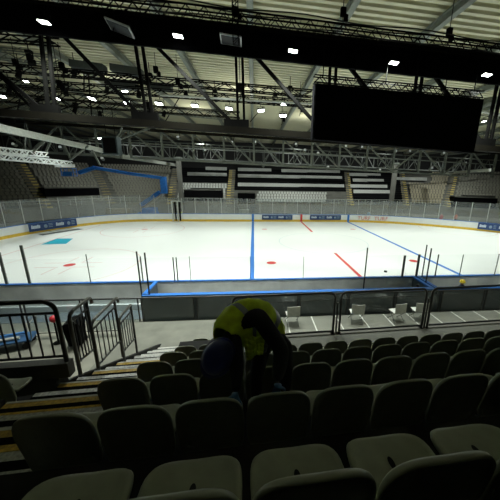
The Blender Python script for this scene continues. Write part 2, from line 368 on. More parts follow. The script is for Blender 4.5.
# white chairs on the deck
def deck_chair():
    r = empty('folding_chair', (0,0,0))
    m = MB(); n = 6
    m.loft([[(-.23+.46*i/n, .2+.03*math.sin(PI*i/n), z) for i in range(n+1)]+[(.23-.46*i/n, .225+.03*math.sin(PI*(n-i)/n), z) for i in range(n+1)] for z in (.45,.62,.8,.86)], cap=True)
    m.build('backrest', PLAST, r, bevel=.01)
    MB().box((0,0,.44),(.44,.42,.03)).build('seat', PLAST, r, bevel=.012)
    for sx in (-1,1):
        MB().tube([(sx*.2,.22,.84),(sx*.2,.2,.44),(sx*.21,-.24,0)], .012, 6).build('leg', GALV, r)
        MB().tube([(sx*.18,-.16,.43),(sx*.19,.26,0)], .012, 6).build('leg', GALV, r)
    return r
dc = deck_chair(); locs = [((onz(293,327,.25).x,-3.1),PI*1.02,'leftmost, beside the bending worker'),((onz(358,325,.25).x,-3.1),PI*.97,'middle, behind centre barrier'),((onz(400,325,.25).x,-3.15),PI*1.05,'behind centre barrier, left one of the close pair'),((onz(423,324,.25).x,-3.1),PI*.98,'behind centre barrier, right one of the close pair')]
for i, ((x, y), rz, w) in enumerate(locs):
    o = dc if i == 0 else copy_tree(dc)
    o.location = (x,y,.25); o.rotation_euler = (0,0,rz); o.scale = (1.2,1.1,1.05)
    tag(o, 'white folding chair on the floor deck, '+w, 'chair', 'white chairs below the barrier')

# ------------------------------------------------------------------ the near stand
TH = .0432; SA = Vector((math.cos(TH), math.sin(TH), 0)); SB = Vector((-math.sin(TH), math.cos(TH), 0)); SO = Vector((-8.524,-12.616,0))
DB, DZ = .9143, .4822
def S(a, b, z): return SO+SA*a+SB*b+Vector((0,0,z))
def ZT(k): return 5.235-.50*k            # back tops
def TR(k): return ZT(k)-.80              # tread level
EDGE = -.17                               # riser position behind seat backs
def tier(m, a0, a1, b0, b1, z0, z1): m.hexa([S(a0,b0,z0),S(a1,b0,z0),S(a1,b1,z0),S(a0,b1,z0),S(a0,b0,z1),S(a1,b0,z1),S(a1,b1,z1),S(a0,b1,z1)])
m = MB()
for k in range(-2, 5): tier(m, 0, 13, k*DB+EDGE, (k+1)*DB+EDGE if k < 4 else 5.15, -.35 if k == 4 else TR(k)-.7, TR(k))
for k in range(5, 8): tier(m, 0, 1.45, (5.15 if (k == 5 and 0) else k*DB+EDGE), (k+1)*DB+EDGE, -.35, TR(k))
tag(m.build('terrace_main', DKSTEP), kind='structure')
m = MB(); m.hexa([S(1.3,4.55,TR(4)),S(13,4.55,TR(4)),S(13,5.15,TR(4)),S(1.3,5.15,TR(4)),S(1.3,4.55,TR(4)+.02),S(13,4.55,TR(4)+.02),S(13,5.15,TR(4)+.02),S(1.3,5.15,TR(4)+.02)]); tag(m.build('floor_walkway', mat('deck_boards',(.17,.17,.138))), kind='structure')
m = MB()
for k in range(-2, 4): tier(m, -9, -1.52, k*DB+EDGE, (k+1)*DB+EDGE if k < 3 else 3.70, -.35 if k == 3 else TR(k)-.7, TR(k))
tag(m.build('terrace_left', DKSTEP), kind='structure')
# aisle steps: every row is two steps, each with a nosing
st = empty('aisle_stairs', S(-.76,0,.20), TH, label='metal stand stairs with ribbed treads and yellow nosings at left', cat='stairs')
def stl(m, a0, a1, b0, b1, z0, z1): m.hexa([(a0,b0,z0),(a1,b0,z0),(a1,b1,z0),(a0,b1,z0),(a0,b0,z1),(a1,b0,z1),(a1,b1,z1),(a0,b1,z1)])
for k in range(-1, 10):
    b0 = k*DB+EDGE; zt = TR(k)
    for h in range(2):
        bb0, bb1, z = b0+h*DB/2, b0+(h+1)*DB/2, zt-h*.25
        m = MB(); stl(m, -.74, .74, bb0, bb1-.03, z-.05, z); m.build('tread', ALU if h == 0 or k > 5 else YTREAD, st)
        m = MB(); stl(m, -.74, .74, bb1-.03, bb1, z-.05, z+.003); m.build('nosing', mat('pale_step_nosing',(.55,.55,.50),.5) if h else (YNOSE if k < 3 else BLK2), st)
        m = MB(); stl(m, -.74, .74, bb0+.27, bb0+.345, z, z+.004); m.build('dark_tread_strip', BLK2, st)  # plain dark strip across the middle of each tread
        m = MB(); stl(m, -.74, .74, bb1-.03, bb1-.01, z-.26, z-.05); m.build('riser', BLK2, st)

# one seat, built once
def make_seat():
    r = empty('stadium_seat', (0,0,0))
    # local frame: x along the row, y towards the ice, z up from tread; back top at y=0
    def se(t, p=3.3):   # superellipse
        c, s_ = math.cos(t), math.sin(t); p = 5.5 if s_ < 0 and p > 3.1 else p; return (abs(c)**(2/p)*(1 if c >= 0 else -1), abs(s_)**(2/p)*(1 if s_ >= 0 else -1))
    N = 40
    # backrest outline (seen from behind), widening to a rounded top, curled rim
    def outline(scale, dy, dz=0):
        out = []
        for i in range(N):
            t = 2*PI*i/N; x, z = se(t); 
            w = .241-.008*max(0,-z); zz = .51+.29*z
            X = x*w*scale; Z = .51+(zz-.51)*scale+dz
            Y = .02*(X/.23)**2+(.055-.065*max(0,Z-.35)/.43)+dy     # wraps forward at the sides, leans back at the top
            out.append((X,Y,Z))
        return out
    m = MB()
    rings = [outline(.02,-.006), outline(.45,-.004), outline(.80,-.002), outline(.93,-.004), outline(.985,-.016), outline(1.0,-.004), outline(.99,.012), outline(.95,.024), outline(.90,.016), outline(.6,.014), outline(.02,.012)]
    m.loft(rings, cap=True); m.build('backrest', SEATM, r, smooth=True)
    # seat pan: shell with rounded front lip
    def pan(scale, dz):
        out = []
        for i in range(N):
            t = 2*PI*i/N; x, y = se(t, 3.0)
            X = x*.232*scale; Yn = y*scale
            Y = .275+.21*Yn
            Z = .355+.035*(X/.2)**2+.02*max(0,-Yn)-.03*max(0,Yn)**3+dz+ (0 if Yn > -.6 else .03)
            out.append((X,Y,Z))
        return out
    m = MB()
    rings = [pan(.02,-.012), pan(.5,-.010), pan(.85,-.002), pan(.96,.0), pan(1.0,-.016), pan(.98,-.036), pan(.9,-.042), pan(.5,-.042), pan(.02,-.042)]
    m.loft(rings, cap=True); p = m.build('seat_pan', SEATM, r, smooth=True)
    m = MB(); m.poly([(.016*math.cos(t*PI/8)+.0,.31+.034*math.sin(t*PI/8),.3490) for t in range(16)]); tag(m.build('drain_hole', HOLE, p), label='dark slotted drain hole')
    # neck joining pan and back, bracket to the tread
    m = MB(); m.loft([[(-.19,.13,.32),(.19,.13,.32),(.19,.15,.37),(-.19,.15,.37)],[(-.19,.05,.31),(.19,.05,.31),(.19,.10,.42),(-.19,.10,.42)]], cap=True); m.build('shell_neck', SEATM, r, bevel=.015)
    m = MB().box((0,.14,.26),(.30,.05,.12)); m.build('bracket', BLK2, r)
    m = MB().box((0,.14,.11),(.05,.05,.22)); m.build('leg', BLK2, r)
    return r
seat0 = make_seat(); used = False
rowname = {0:'nearest row to the camera',1:'second row from the camera',2:'third row from the camera',3:'fourth row from the camera',4:'fifth row from the camera',5:'sixth row down beside the stairs',6:'seventh row down beside the stairs',7:'lowest row beside the stairs'}
for k in range(0, 8):
    js = range(-3, 22) if k else range(-3, 22)
    lst = []
    for j in range(0, 22):
        if k >= 5 and j > 2: continue
        a = .25+.5*j; p = S(a, k*DB-.045, TR(k)+.0); c = S(a, k*DB, ZT(k)-.1); u, v, d = proj(c)
        if d < .35 or u < -70/d-15 or u > 500+75/d+60 or v > 640: continue
        lst.append((p, a))
    for i, (p, a) in enumerate(lst):
        o = copy_tree(seat0) if used else seat0
        used = True
        o.location = p; o.rotation_euler = (0,0,TH)
        tag(o, 'olive grey plastic seat in the %s, %s from the left' % (rowname[k], nth(i)), 'seat', 'olive stadium seats in the near stand')
o = copy_tree(seat0); o.location = S(-1.80, 3*DB-.04, TR(3)); o.rotation_euler = (0,0,TH); tag(o, 'olive grey plastic seat alone at left edge, across the stairs', 'seat', 'olive stadium seats in the near stand')

# barriers -----------------------------------------------------------------
def rounded(p0, p1, z0, z1, r, n=6, both=True):
    """open frame path p0 bottom -> top -> p1 bottom, rounded top corners"""
    p0, p1 = Vector(p0), Vector(p1); d = (p1-p0).normalized(); up = Vector((0,0,1)); out = [p0+up*z0]
    for i in range(n+1):
        t = PI/2*i/n; out.append(p0+up*(z1-r+r*math.sin(t))+d*(r-r*math.cos(t)))
    for i in range(n+1):
        t = PI/2*i/n; out.append(p1+up*(z1-r+r*math.cos(t))-d*(r-r*math.sin(t)))
    out.append(p1+up*z0); return out
def barrier(a0, a1, b, zb, H, label):
    o = empty('glass_barrier', S(a0,b,zb), TH, label=label, cat='barrier', group='rounded barriers in front of the seats')
    L = a1-a0
    MB().tube(rounded((0,0,0),(L,0,0),0,H,.14), .03, 8).build('frame', RAILM, o, smooth=True)
    MB().tube([(0,0,.09),(L,0,.09)], .026, 8).build('bottom_rail', RAILM, o, smooth=True)
    MB().tube([(.02,0,H-.18),(L-.02,0,H-.18)], .008, 6).build('glass_clamp', RAILM, o)
    MB().box((L/2,0,H/2+.02),(L-.08,.01,H-.2)).build('pane', GL, o)
    for x in (0, L): MB().box((x,0,.01),(.12,.12,.02)).build('base_plate', RAILM, o)
barrier(1.26, 3.70, 5.05, TR(4), 1.13, 'black framed glass barrier with rounded corners, directly behind the bending worker')
barrier(3.86, 6.13, 5.05, TR(4), 1.13, 'black framed glass barrier with rounded corners, middle of the three')
barrier(6.29, 8.9, 5.05, TR(4), 1.13, 'black framed glass barrier with rounded corners, at the right edge')
for x in (3.78, 6.21):
    t = MB().tube([S(x,5.05,TR(4)), S(x,5.05,TR(4)+.86)], .022, 8)
    t.tube([S(x,5.05,TR(4)+.80), S(x-.075,5.05,TR(4)+.93)], .016, 6).tube([S(x,5.05,TR(4)+.80), S(x+.075,5.05,TR(4)+.93)], .016, 6)
    tag(t.build('barrier_post', RAILM), label='short forked black post between %s barriers' % ('left and middle' if x < 5 else 'middle and right'), cat='post', group='forked posts between barriers')
# left guard rail with vertical bars
g = empty('guard_rail', S(-1.42,3.6,3.21), TH, label='large black guard rail with upright bars at left edge', cat='railing')
H = 1.08
path = [Vector((-3.6,0,H))]
path += [Vector((-.18+.18*math.sin(t*PI/12),0,H-.18+.18*math.cos(t*PI/12))) for t in range(7)]
path += [Vector((.0,0,-.02))]
MB().tube(path, .034, 10).build('top_rail', RAILM, g, smooth=True)
MB().tube([(-3.6,0,.88),(0,0,.88)], .022, 8).build('middle_rail', RAILM, g); MB().tube([(-3.6,0,.10),(0,0,.10)], .022, 8).build('bottom_rail', RAILM, g)
for i in range(21): MB().tube([(-.16-.165*i,0,.1),(-.16-.165*i,0,.88)], .013, 6).build('bar', RAILM, g)
for x in (-1.5,-3.0): MB().tube([(x,0,-.02),(x,0,H)], .026, 8).build('post', RAILM, g)
MB().box((-1.8,0,-.13),(3.7,.16,.26)).build('kerb', mat('grey_kerb',(.10,.10,.09),.7), g)
def step_rail(b0, b1, ztop, zbot, label, hook=True):
    g = empty('stair_rail', S(-1.46,b0,zbot), TH, label=label, cat='railing', group='stepped stair rails'); L = b1-b0; H = ztop-zbot
    path = [(0,0,-.15),(0,0,H-.12),(0,.035,H-.035),(0,.12,H)]
    if hook: path += [(0,L+.06,H),(0,L+.13,H-.02),(0,L+.17,H-.07),(0,L+.175,H-.14)]
    else: path += [(0,L,H)]
    MB().tube(path, .032, 10).build('top_rail', GALV if 0 else mat('worn_grey_rail',(.13,.13,.115),.4,.3), g, smooth=True)
    MB().tube([(0,L,-.45),(0,L,H-.02)], .028, 8).build('end_post', RAILM, g)
    MB().tube([(0,0,.1),(0,L,.0)], .02, 8).build('bottom_rail', RAILM, g); MB().tube([(0,0,H-.17),(0,L,H-.17)], .018, 8).build('middle_rail', RAILM, g)
    n = 6
    for i in range(1, n): MB().tube([(0,L*i/n,.05),(0,L*i/n,H-.17)], .012, 6).build('bar', RAILM, g)
step_rail(3.92,4.46,3.90,2.85,'hooked grey stair rail nearest the large guard rail')
step_rail(4.48,5.5,3.42,2.35,'middle grey stair rail descending the stairs')
step_rail(5.56,6.30,2.90,1.9,'lowest stair rail with upright end post', hook=False)
# vomitory side wall under the stair rails
m = MB(); m.hexa([S(-1.62,3.7,-.35),S(-1.52,3.7,-.35),S(-1.52,8.6,-.35),S(-1.62,8.6,-.35),S(-1.62,3.7,2.75),S(-1.52,3.7,2.75),S(-1.52,8.6,.2),S(-1.62,8.6,.2)]); tag(m.build('wall_vomitory', DKSTEP), kind='structure')

# things on the floor at left ---------------------------------------------
c = empty('equipment_trolley', (-17.3,-3.4,-.35), .32, label='low blue trolley of pipes and boxes seen through left guard rail', cat='trolley')
MB().box((0,0,.34),(3.4,.75,.07)).build('deck', mat('trolley_blue',(.03,.09,.20),.4), c, bevel=.01)
for x in (-1.5,1.5):
    for y in (-.3,.3): MB().tube([(x,y-.04,.12),(x,y+.04,.12)], .12, 14).build('wheel', RUBBER, c)
    MB().box((x,0,.22),(.08,.6,.2)).build('axle_frame', BLK2, c)
MB().tube([(1.7,-.3,.36),(1.75,-.3,1.05),(1.75,.3,1.05),(1.7,.3,.36)], .02, 8).build('push_handle', GALV, c)
MB().tube([(-1.6,-.2,.44),(1.3,-.15,.44)], .06, 10).build('pipe', mat('pale_pipe',(.5,.5,.46),.5), c); MB().tube([(-1.5,.05,.44),(1.4,.1,.5)], .05, 10).build('pipe', mat('blue_pipe',(.05,.2,.5),.5), c)
for x, w, mt_ in ((-1.1,.5,BLK2),(-.2,.4,DBLUE)): MB().box((x,.2,.5),(w,.3,.26)).build('crate', mt_, c, bevel=.01)
sg = empty('marker_pole', (ony(52,312,-2.9).x,-2.9,-.35), label='red round marker on a short pole beside left guard rail', cat='marker')
MB().tube([(0,0,0),(0,0,.95)], .03, 8).build('pole', BLK2, sg); MB().tube([(0,0,.0),(0,0,.03)], .18, 14).build('base', BLK2, sg)
n = 8; MB().loft([[(.14*math.sin(PI*i/n)*math.cos(2*PI*j/14),.14*math.sin(PI*i/n)*math.sin(2*PI*j/14),1.06-.14*math.cos(PI*i/n)) for j in range(14)] for i in range(n+1)]).build('ball', REDP, sg, smooth=True)
wb = empty('wheelie_bin', (-14.0,-3.1,-.35), .2, label='dark rounded bin behind the first hooked stair rail', cat='bin')
m = MB(); m.loft([[(sx*w,sy*w*1.1,z) for sx, sy in ((-1,-1),(1,-1),(1,1),(-1,1))] for z, w in ((.08,.22),(.95,.29))], cap=True); m.build('body', DBLUE if 0 else BLK2, wb, bevel=.04)
m = MB(); m.loft([[(.31*math.cos(t*PI/8),y,.95+.17*math.sin(t*PI/8)) for t in range(9)] for y in (-.34,.34)], cap=True, close=True); m.build('lid', BLK2, wb)
for x in (-.2,.2): MB().tube([(x-.03,.28,.1),(x+.03,.28,.1)], .1, 12).build('wheel', RUBBER, wb)
mc = empty('floor_machine', (-19.2,-2.9,-.35), .1, label='dark blue machine with upright body at left edge behind guard rail', cat='machine')
MB().box((0,0,.55),(.9,.7,.8)).build('body', DBLUE, mc, bevel=.06); MB().tube([(.3,0,.9),(.6,0,1.35),(.85,0,1.35)], .03, 8).build('handle', BLK2, mc)
for x in (-.3,.3): MB().tube([(x,-.36,.15),(x,.36,.15)], .15, 14).build('wheel', RUBBER, mc)
MB().box((0,0,1.0),(.6,.5,.12)).build('lid', mat('mid_blue_plastic',(.05,.2,.5),.4), mc, bevel=.03)

# ------------------------------------------------------------------ far stands
NR = 15
# stairs / sector boundaries: (front point, top point)
BD = [((-46,16),(-60,20)),((-41.0,25.2),(-52.5,32.5)),((-37.2,29.8),(-46.8,39.3)),((-31.7,36.9),(-40.0,49.0)),((-22.1,38.2),(-24.4,52)),((-11.5,38.5),(-11.8,52)),((12.0,38.7),(15.2,52)),((24.0,39.6),(29.0,52)),((31.0,37.0),(40.0,48)),((43,30),(55,38))]
ZF, ZTOP = 1.5, 8.1
secname = ['far left end','left end','left','left corner','centre left','centre','centre right','right corner','right end']
def bpt(i, t): f, g = BD[i]; return Vector((f[0]+(g[0]-f[0])*t, f[1]+(g[1]-f[1])*t, ZF+(ZTOP-ZF)*t))
m = MB()
for i in range(len(BD)-1):
    for r in range(NR):
        t0, t1 = r/NR, (r+1)/NR
        A, B, C_, D_ = bpt(i,t0), bpt(i+1,t0), bpt(i+1,t1), bpt(i,t1)
        z0 = A.z-(ZTOP-ZF)/NR if r else -.35; z1 = A.z
        m.poly([(A.x,A.y,z0),(B.x,B.y,z0),(B.x,B.y,z1),(A.x,A.y,z1)]); m.poly([(A.x,A.y,z1),(B.x,B.y,z1),(C_.x,C_.y,z1),(D_.x,D_.y,z1)])
tag(m.build('terrace_far', FCONC), kind='structure')
# rear fascia wall
m = MB()
for i in range(len(BD)-1):
    A, B = bpt(i,1), bpt(i+1,1); A = A+(A-bpt(i,0))*.12; B = B+(B-bpt(i+1,0))*.12; m.poly([(A.x,A.y,ZTOP-.4),(B.x,B.y,ZTOP-.4),(B.x,B.y,14),(A.x,A.y,14)])
tag(m.build('wall_far', WALLM), kind='structure')
# far stairs
for i in range(1, len(BD)-1):
    so = empty('stand_stairs', bpt(i,0), label='yellow stepped stairway in the far stands, %s from the left' % nth(i-1), cat='stairs', group='far stand stairways')
    org = bpt(i,0); d = bpt(i,1)-org; d.z = 0; L = d.length; d.normalize(); n = Vector((-d.y,d.x,0)); w = .62 if i not in (2,5) else .7
    for s_ in range(2*NR):
        p = d*(L*s_/(2*NR)); z1 = (ZTOP-ZF)*(s_//2)/NR+(.22 if s_ % 2 else .0)+.03; q = d*(L*(s_+1)/(2*NR))
        m = MB(); m.cur = 0
        lo = Vector((0,0,z1-.2)); hi = Vector((0,0,z1))
        m.hexa([p-n*w+lo,p+n*w+lo,q+n*w+lo,q-n*w+lo,p-n*w+hi,p+n*w+hi,q+n*w+hi,q-n*w+hi])
        m.build('step', [OCHRE if s_ % 2 == 0 else FCONC], so)
# seats and covers
def fseat(m, p, d, n, s=1.0):
    """p: point on tread, d: along row, n: outwards (back direction)"""
    up = Vector((0,0,1)); w = .22*s
    b = p+n*.52
    m.hexa([b-d*w+up*.36,b+d*w+up*.36,b+d*w+n*.05+up*.36,b-d*w+n*.05+up*.36,b-d*(w*.9)+n*.07+up*.8,b+d*(w*.9)+n*.07+up*.8,b+d*(w*.9)+n*.12+up*.8,b-d*(w*.9)+n*.12+up*.8])
    b = p+n*.16
    m.hexa([b-d*w+up*.38,b+d*w+up*.38,b+d*w+n*.36+up*.36,b-d*w+n*.36+up*.36,b-d*w+up*.43,b+d*w+up*.43,b+d*w+n*.36+up*.41,b-d*w+n*.36+up*.41])
def row_pts(i, r):
    t = (r+.0)/NR; A, B = bpt(i,t), bpt(i+1,t); A.z = B.z = ZF+(ZTOP-ZF)*r/NR
    d = (B-A); L = d.length; d.normalize(); n = Vector((-d.y,d.x,0))
    if n.dot(bpt(i,1)-bpt(i,0)) < 0: n = -n
    k = int((L-1.7)/.56); out = []
    for j in range(k): out.append(A+d*(.95+.28+.56*j+(L-1.7-k*.56)/2))
    return out, d, n
# openings (vomitories): image windows measured on the photo: (u0,u1,v0,v1)
VOM = {2:(45,99,188.5,197),4:(185,222,190,201),5:(238,255,193,204),8:(452,495,197,207)}
def skip(i, p):
    u, v, d = proj(p+Vector((0,0,.6)))
    if i in VOM and VOM[i][0]-1 < u < VOM[i][1]+1 and VOM[i][2]-1 < v < VOM[i][3]+6: return True
    if i == 4 and v < 183.5: return True
    if i == 5 and not (257 < u < 328 and v > 192): return True
    if i == 6: return True
    if i == 7 and v < 183 and u < 432: return True
    return False
cand = []
for i in range(len(BD)-1):
    for r in range(NR):
        pts_, d, n = row_pts(i, r)
        for j, p in enumerate(pts_):
            if skip(i, p): continue
            u, v, dd = proj(p+Vector((0,0,.6)))
            if -6 < u < 506: cand.append((dd, i, r, j, p, d, n))
cand.sort(key=lambda c: c[0])
vis_near = len([o for o in COL.objects if o.name.startswith('stadium_seat')])
NI = 300-vis_near
protos = {}
fm = {0:FSEAT,1:FSEAT,2:FSEAT,3:FSEAT,4:FSEAT2,5:FSEAT2,7:FSEAT3,8:FSEAT}
mm = MB(); fseat(mm, Vector((0,0,0)), Vector((1,0,0)), Vector((0,1,0)))
for c in cand[:NI]:
    dd, i, r, j, p, d, n = c
    key = fm[i].name
    if key not in protos: o = mm.build('grandstand_seat', fm[i]); protos[key] = o
    else: o = protos[key].copy(); COL.objects.link(o)
    o.location = p; ang = math.atan2(d.y, d.x)
    if Vector((-math.sin(ang),math.cos(ang),0)).dot(n) < 0: ang += PI
    o.rotation_euler = (0,0,ang)
    tag(o, 'small %s seat, %s far block, row %d from bottom, %s from left' % ('pale grey' if i in (4,5) else 'beige grey', secname[i], r+1, nth(j)), 'seat', 'far stand seats at the %s' % secname[i])
rest = {}
for c in cand[NI:]:
    dd, i, r, j, p, d, n = c; fseat(rest.setdefault(i, MB()), p, d, n)
for i, m in rest.items():
    tag(m.build('grandstand_seating', fm[i]), 'rows of small %s seats in the %s block of the far stands' % ('pale grey' if i in (4,5) else 'beige grey', secname[i]), 'seats', kind='stuff')
# dark cloth over empty rows in centre sectors, with pale row covers
def sector_surface(i, t, s): return bpt(i,t).lerp(bpt(i+1,t), s)
for i, t0, t1, nm in ((4,.52,1,'centre left'),(5,.30,1,'centre'),(6,.02,1,'centre right')):
    m = MB(); rows = [r for r in range(NR) if r/NR >= t0-.01]
    for r in rows:
        t = r/NR; A, B = bpt(i,t), bpt(i+1,t); d = (B-A).normalized(); n = Vector((-d.y,d.x,0)); z = ZF+(ZTOP-ZF)*r/NR; w = (ZTOP-ZF)/NR
        A = A+d*.75; B = B-d*.75; D = L_ = (bpt(i,1)-bpt(i,0)).length
        stp = 12.9/NR
        pa = [Vector((A.x,A.y,z+.02)),Vector((B.x,B.y,z+.02)),Vector((B.x,B.y,z+.02))+n*(stp-.03),Vector((A.x,A.y,z+.02))+n*(stp-.03)]
        m.hexa([*pa, pa[0]+Vector((0,0,.42)), pa[1]+Vector((0,0,.42)), pa[2]+Vector((0,0,.45)), pa[3]+Vector((0,0,.45))])
    tag(m.build('seat_row_cloth', FDARK), 'black cloth covering the seat rows of the %s far stand block' % nm, 'cloth cover')
strips = [ # u0,u1,v0,v1 at each end measured; built on the row they lie on
 (4,206,227,170.3,'highest, left of the central stairs'),(4,188,227,176,'second highest, left of the central stairs'),
 (5,238,271,171.5,'top left of the central block'),(5,281,339,172.7,'top right of the central block'),(5,238,341,178.3,'middle of the central block'),(5,238,343,186.8,'lowest of the central block'),
 (6,348,379,176.3,'topmost right of the central block'),(6,351.5,382,182,'second right of the central block'),(6,349,385.5,187.8,'third right of the central block'),(6,352,388,193.2,'lowest right of the central block'),
 (7,395,426,180.5,'top of the right corner block')]
def hit_sector(u, v, i):
    """where the sight line meets the slope of sector i"""
    A, B, C_ = bpt(i,0), bpt(i+1,0), bpt(i,1); nrm = (B-A).cross(C_-A); r = ray(u, v); return CP+r*((A-CP).dot(nrm)/r.dot(nrm))
for i, u0, u1, v, w in strips:
    A = hit_sector(u0, v, i); B = hit_sector(u1, v+(.4 if u1-u0 > 50 else .1), i); z = (A.z+B.z)/2; A.z = B.z = z
    d = (B-A).normalized(); n = Vector((-d.y,d.x,0)); up = Vector((0,0,1)); h = .34
    A -= n*.75; B -= n*.75; A.z += .38; B.z += .38
    m = MB(); m.hexa([A-up*h,B-up*h,B+n*.08-up*h,A+n*.08-up*h,A+up*h+n*.2,B+up*h+n*.2,B+up*h+n*.45,A+up*h+n*.45])
    tag(m.build('row_cover', STRIP), 'long pale cover over a far seat row, '+w, 'seat cover', 'pale seat row covers')
for i, (u0, u1, v0, v1) in VOM.items():
    P = [hit_sector(u0,v1,i), hit_sector(u1,v1,i)]; 
    d = (P[1]-P[0]); d.z = 0; d.normalize(); n = Vector((-d.y,d.x,0)); up = Vector((0,0,1)); dist = (P[0]-CP).dot(CF)
    hgt = (v1-v0)*dist/FPX
    o = empty('stand_entrance', P[0], label='black entrance opening in the %s block of the far stands' % secname[i], cat='entrance', group='far stand entrances')
    Lw = (P[1]-P[0]).length; e = Vector((0,0,0)); e1 = d*Lw
    zb = min(0,P[1].z-P[0].z)
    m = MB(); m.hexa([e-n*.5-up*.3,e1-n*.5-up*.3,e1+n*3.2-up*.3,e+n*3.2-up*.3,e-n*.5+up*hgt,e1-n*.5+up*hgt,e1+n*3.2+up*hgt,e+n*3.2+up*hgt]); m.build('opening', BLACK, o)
    m = MB(); m.beam(e-n*.55+up*(hgt+.05), e1-n*.55+up*(hgt+.05), .1, .14); m.build('lintel', FCONC, o)
    m = MB(); m.beam(e-n*.6-up*.2, e1-n*.6-up*.2, .08, .5); m.build('parapet', FCONC, o)
for u, lab in ((181.5,'grey concrete column in front of the far stands, left of centre'),(391.5,'grey concrete column in front of the far stands, right of centre')):
    p = ony(u, 200, 37.6); c_ = empty('column', (p.x,37.6,-.35), label=lab, cat='column'); MB().box((0,0,4.9),(.7,.7,9.8)).build('shaft', FCONC, c_, bevel=.03); MB().box((0,0,.1),(.9,.9,.2)).build('base', FCONC, c_); MB().box((0,0,9.6),(1.1,1.0,.35)).build('bearing_head', GALV, c_)
# rails in front of far stands
fr = empty('stand_front_rail', (0,0,0), label='pale guard rail along the front of the far stands', cat='railing')
for i in range(len(BD)-1):
    A, B = bpt(i,0), bpt(i+1,0); up = Vector((0,0,1)); dd = (B-A).length; m = MB().beam(A+up*.9,B+up*.9,.06,.06)
    for k in range(int(dd/1.5)): m.beam(A.lerp(B,k*1.5/dd), A.lerp(B,k*1.5/dd)+up*.9, .04,.04)
    m.build('rail_section', PALEST, fr)
for x, w, lab in ((-27,3.4,'long beige crate stack behind glass at left, under the boom lift'),(-8.5,1.5,'pale covered equipment behind the far glass left of blue line')):
    t = empty('equipment_crate', (x,29.4,-.35), label=lab, cat='crate'); MB().box((0,0,.9),(w,.8,1.7)).build('box', mat('tan_board',(.40,.34,.24),.7) if x < -20 else PALEST, t, bevel=.05)
    for s_ in (-1,1): MB().box((s_*w*.3,-.42,.9),(.08,.04,1.7)).build('strap', GALV, t)

# ------------------------------------------------------------------ boom lift
bl = empty('boom_lift', ony(148,210,30.5)*1.0, label='blue articulated boom lift standing behind the left glass, arm reaching left', cat='lift')
bl.location.z = -.35; O = Vector(bl.location)
def B_(u, v, y=30.5): return ony(u, v, y)-O
MB().box((0,0,.75),(2.6,1.9,.7)).build('chassis', LIFTB, bl, bevel=.08)
for sx in (-1,1):
    for sy in (-1,1): MB().tube([(sx*.95,sy*.85-.15,.42),(sx*.95,sy*.85+.15,.42)], .42, 18).build('wheel', RUBBER, bl)
MB().box((.3,0,1.4),(1.9,1.5,.8)).build('turret', LIFTB, bl, bevel=.1)
MB().beam(B_(141,205), B_(160,192), .62, .55).build('lower_arm', LIFTB, bl, bevel=.04)
MB().beam(B_(145,207.5), B_(164,194), .3, .25).build('lift_cylinder', CHROME, bl)
MB().beam(B_(164.5,193.5), B_(163,176.5), .8, .8).build('elbow', LIFTB, bl, bevel=.05)
MB().beam(B_(165.5,178.5), B_(126,173), .42, .44).build('main_arm', LIFTB, bl, bevel=.03)
MB().beam(B_(128,173.2), B_(95,167.8), .45, .45).build('telescopic_arm', LIFTB, bl, bevel=.03)
MB().beam(B_(95,167.6), B_(79,172.8), .55, .5).build('jib', LIFTB, bl, bevel=.03)
K = B_(69,172)
bk = MB()
for z in (-.55,0,.5):
    for a, b in (((-.8,-.4),(.8,-.4)),((.8,-.4),(.8,.4)),((.8,.4),(-.8,.4)),((-.8,.4),(-.8,-.4))): bk.beam(K+Vector((*a,z)),K+Vector((*b,z)),.07,.07)
for a in ((-.8,-.4),(.8,-.4),(.8,.4),(-.8,.4),(0,-.4)): bk.beam(K+Vector((*a,-.55)),K+Vector((*a,.5)),.07,.07)
bk.box(K+Vector((0,0,-.55)),(1.6,.8,.08)); bk.box(K+Vector((0,-.42,-.25)),(1.2,.05,.5)); bk.build('basket', LIFTB, bl)

# ------------------------------------------------------------------ roof steel
def P_(x, y, z): return Vector((x, y, zr(x, z)))
def lattice(m, p, q, w, h, step, r=.03, cr=.035):
    p, q = Vector(p), Vector(q); L = (q-p).length; d = (q-p)/L; up = Vector((0,0,1)); s_ = d.cross(up).normalized()*w/2; v = up*h
    for a in (-s_, s_):
        for b in (Vector((0,0,0)), v): m.beam(p+a+b, q+a+b, cr*2, cr*2)
    n = max(2, int(L/step))
    for i in range(n):
        A, B = p+d*(L*i/n), p+d*(L*(i+1)/n)
        for a in (-s_, s_):
            m.beam(A+a+(v if i % 2 else Vector((0,0,0))), B+a+(Vector((0,0,0)) if i % 2 else v), r*1.6, r*1.6)
        m.beam(A-s_+v, A+s_+v, r, r); m.beam(A-s_, A+s_, r, r)
        m.beam(A-s_, B+s_, r, r)
def fans(m, P, n=10): pass
# near primary truss
T1 = empty('roof_truss', (0,0,0), label='large dark steel roof truss spanning above the near boards', cat='truss')
YB = -.5
MB().beam(P_(-30,YB,8.15),P_(22,YB,8.15),.35,.26).build('bottom_chord', BROWNST, T1)
MB().beam(P_(-30,YB+.3,12.0),P_(22,YB+.3,12.0),.3,.3).build('top_chord', BROWNST, T1)
nodes = [(-18.4,-18.9),(-15.05,-14.75),(-11.25,-11.45),(-7.5,-7.55),(-3.6,-3.6),(.3,.3),(4.2,4.2),(8.1,8.1)]
for xb, xt in nodes:
    for s_ in (-.13,.13): MB().beam(P_(xb+s_,YB,8.1), P_(xt+s_,YB,11.6), .1, .12).build('vertical', BLK2, T1)
    MB().box(P_(xb-.2,YB,8.38),(1.05,.16,.4)).build('gusset_plate', BLK2, T1)
for i in range(len(nodes)-1):
    MB().beam(P_(nodes[i][1]+.25,YB,11.4), P_(nodes[i+1][0]-.35,YB,8.4), .13, .13).build('diagonal', BLK2, T1)
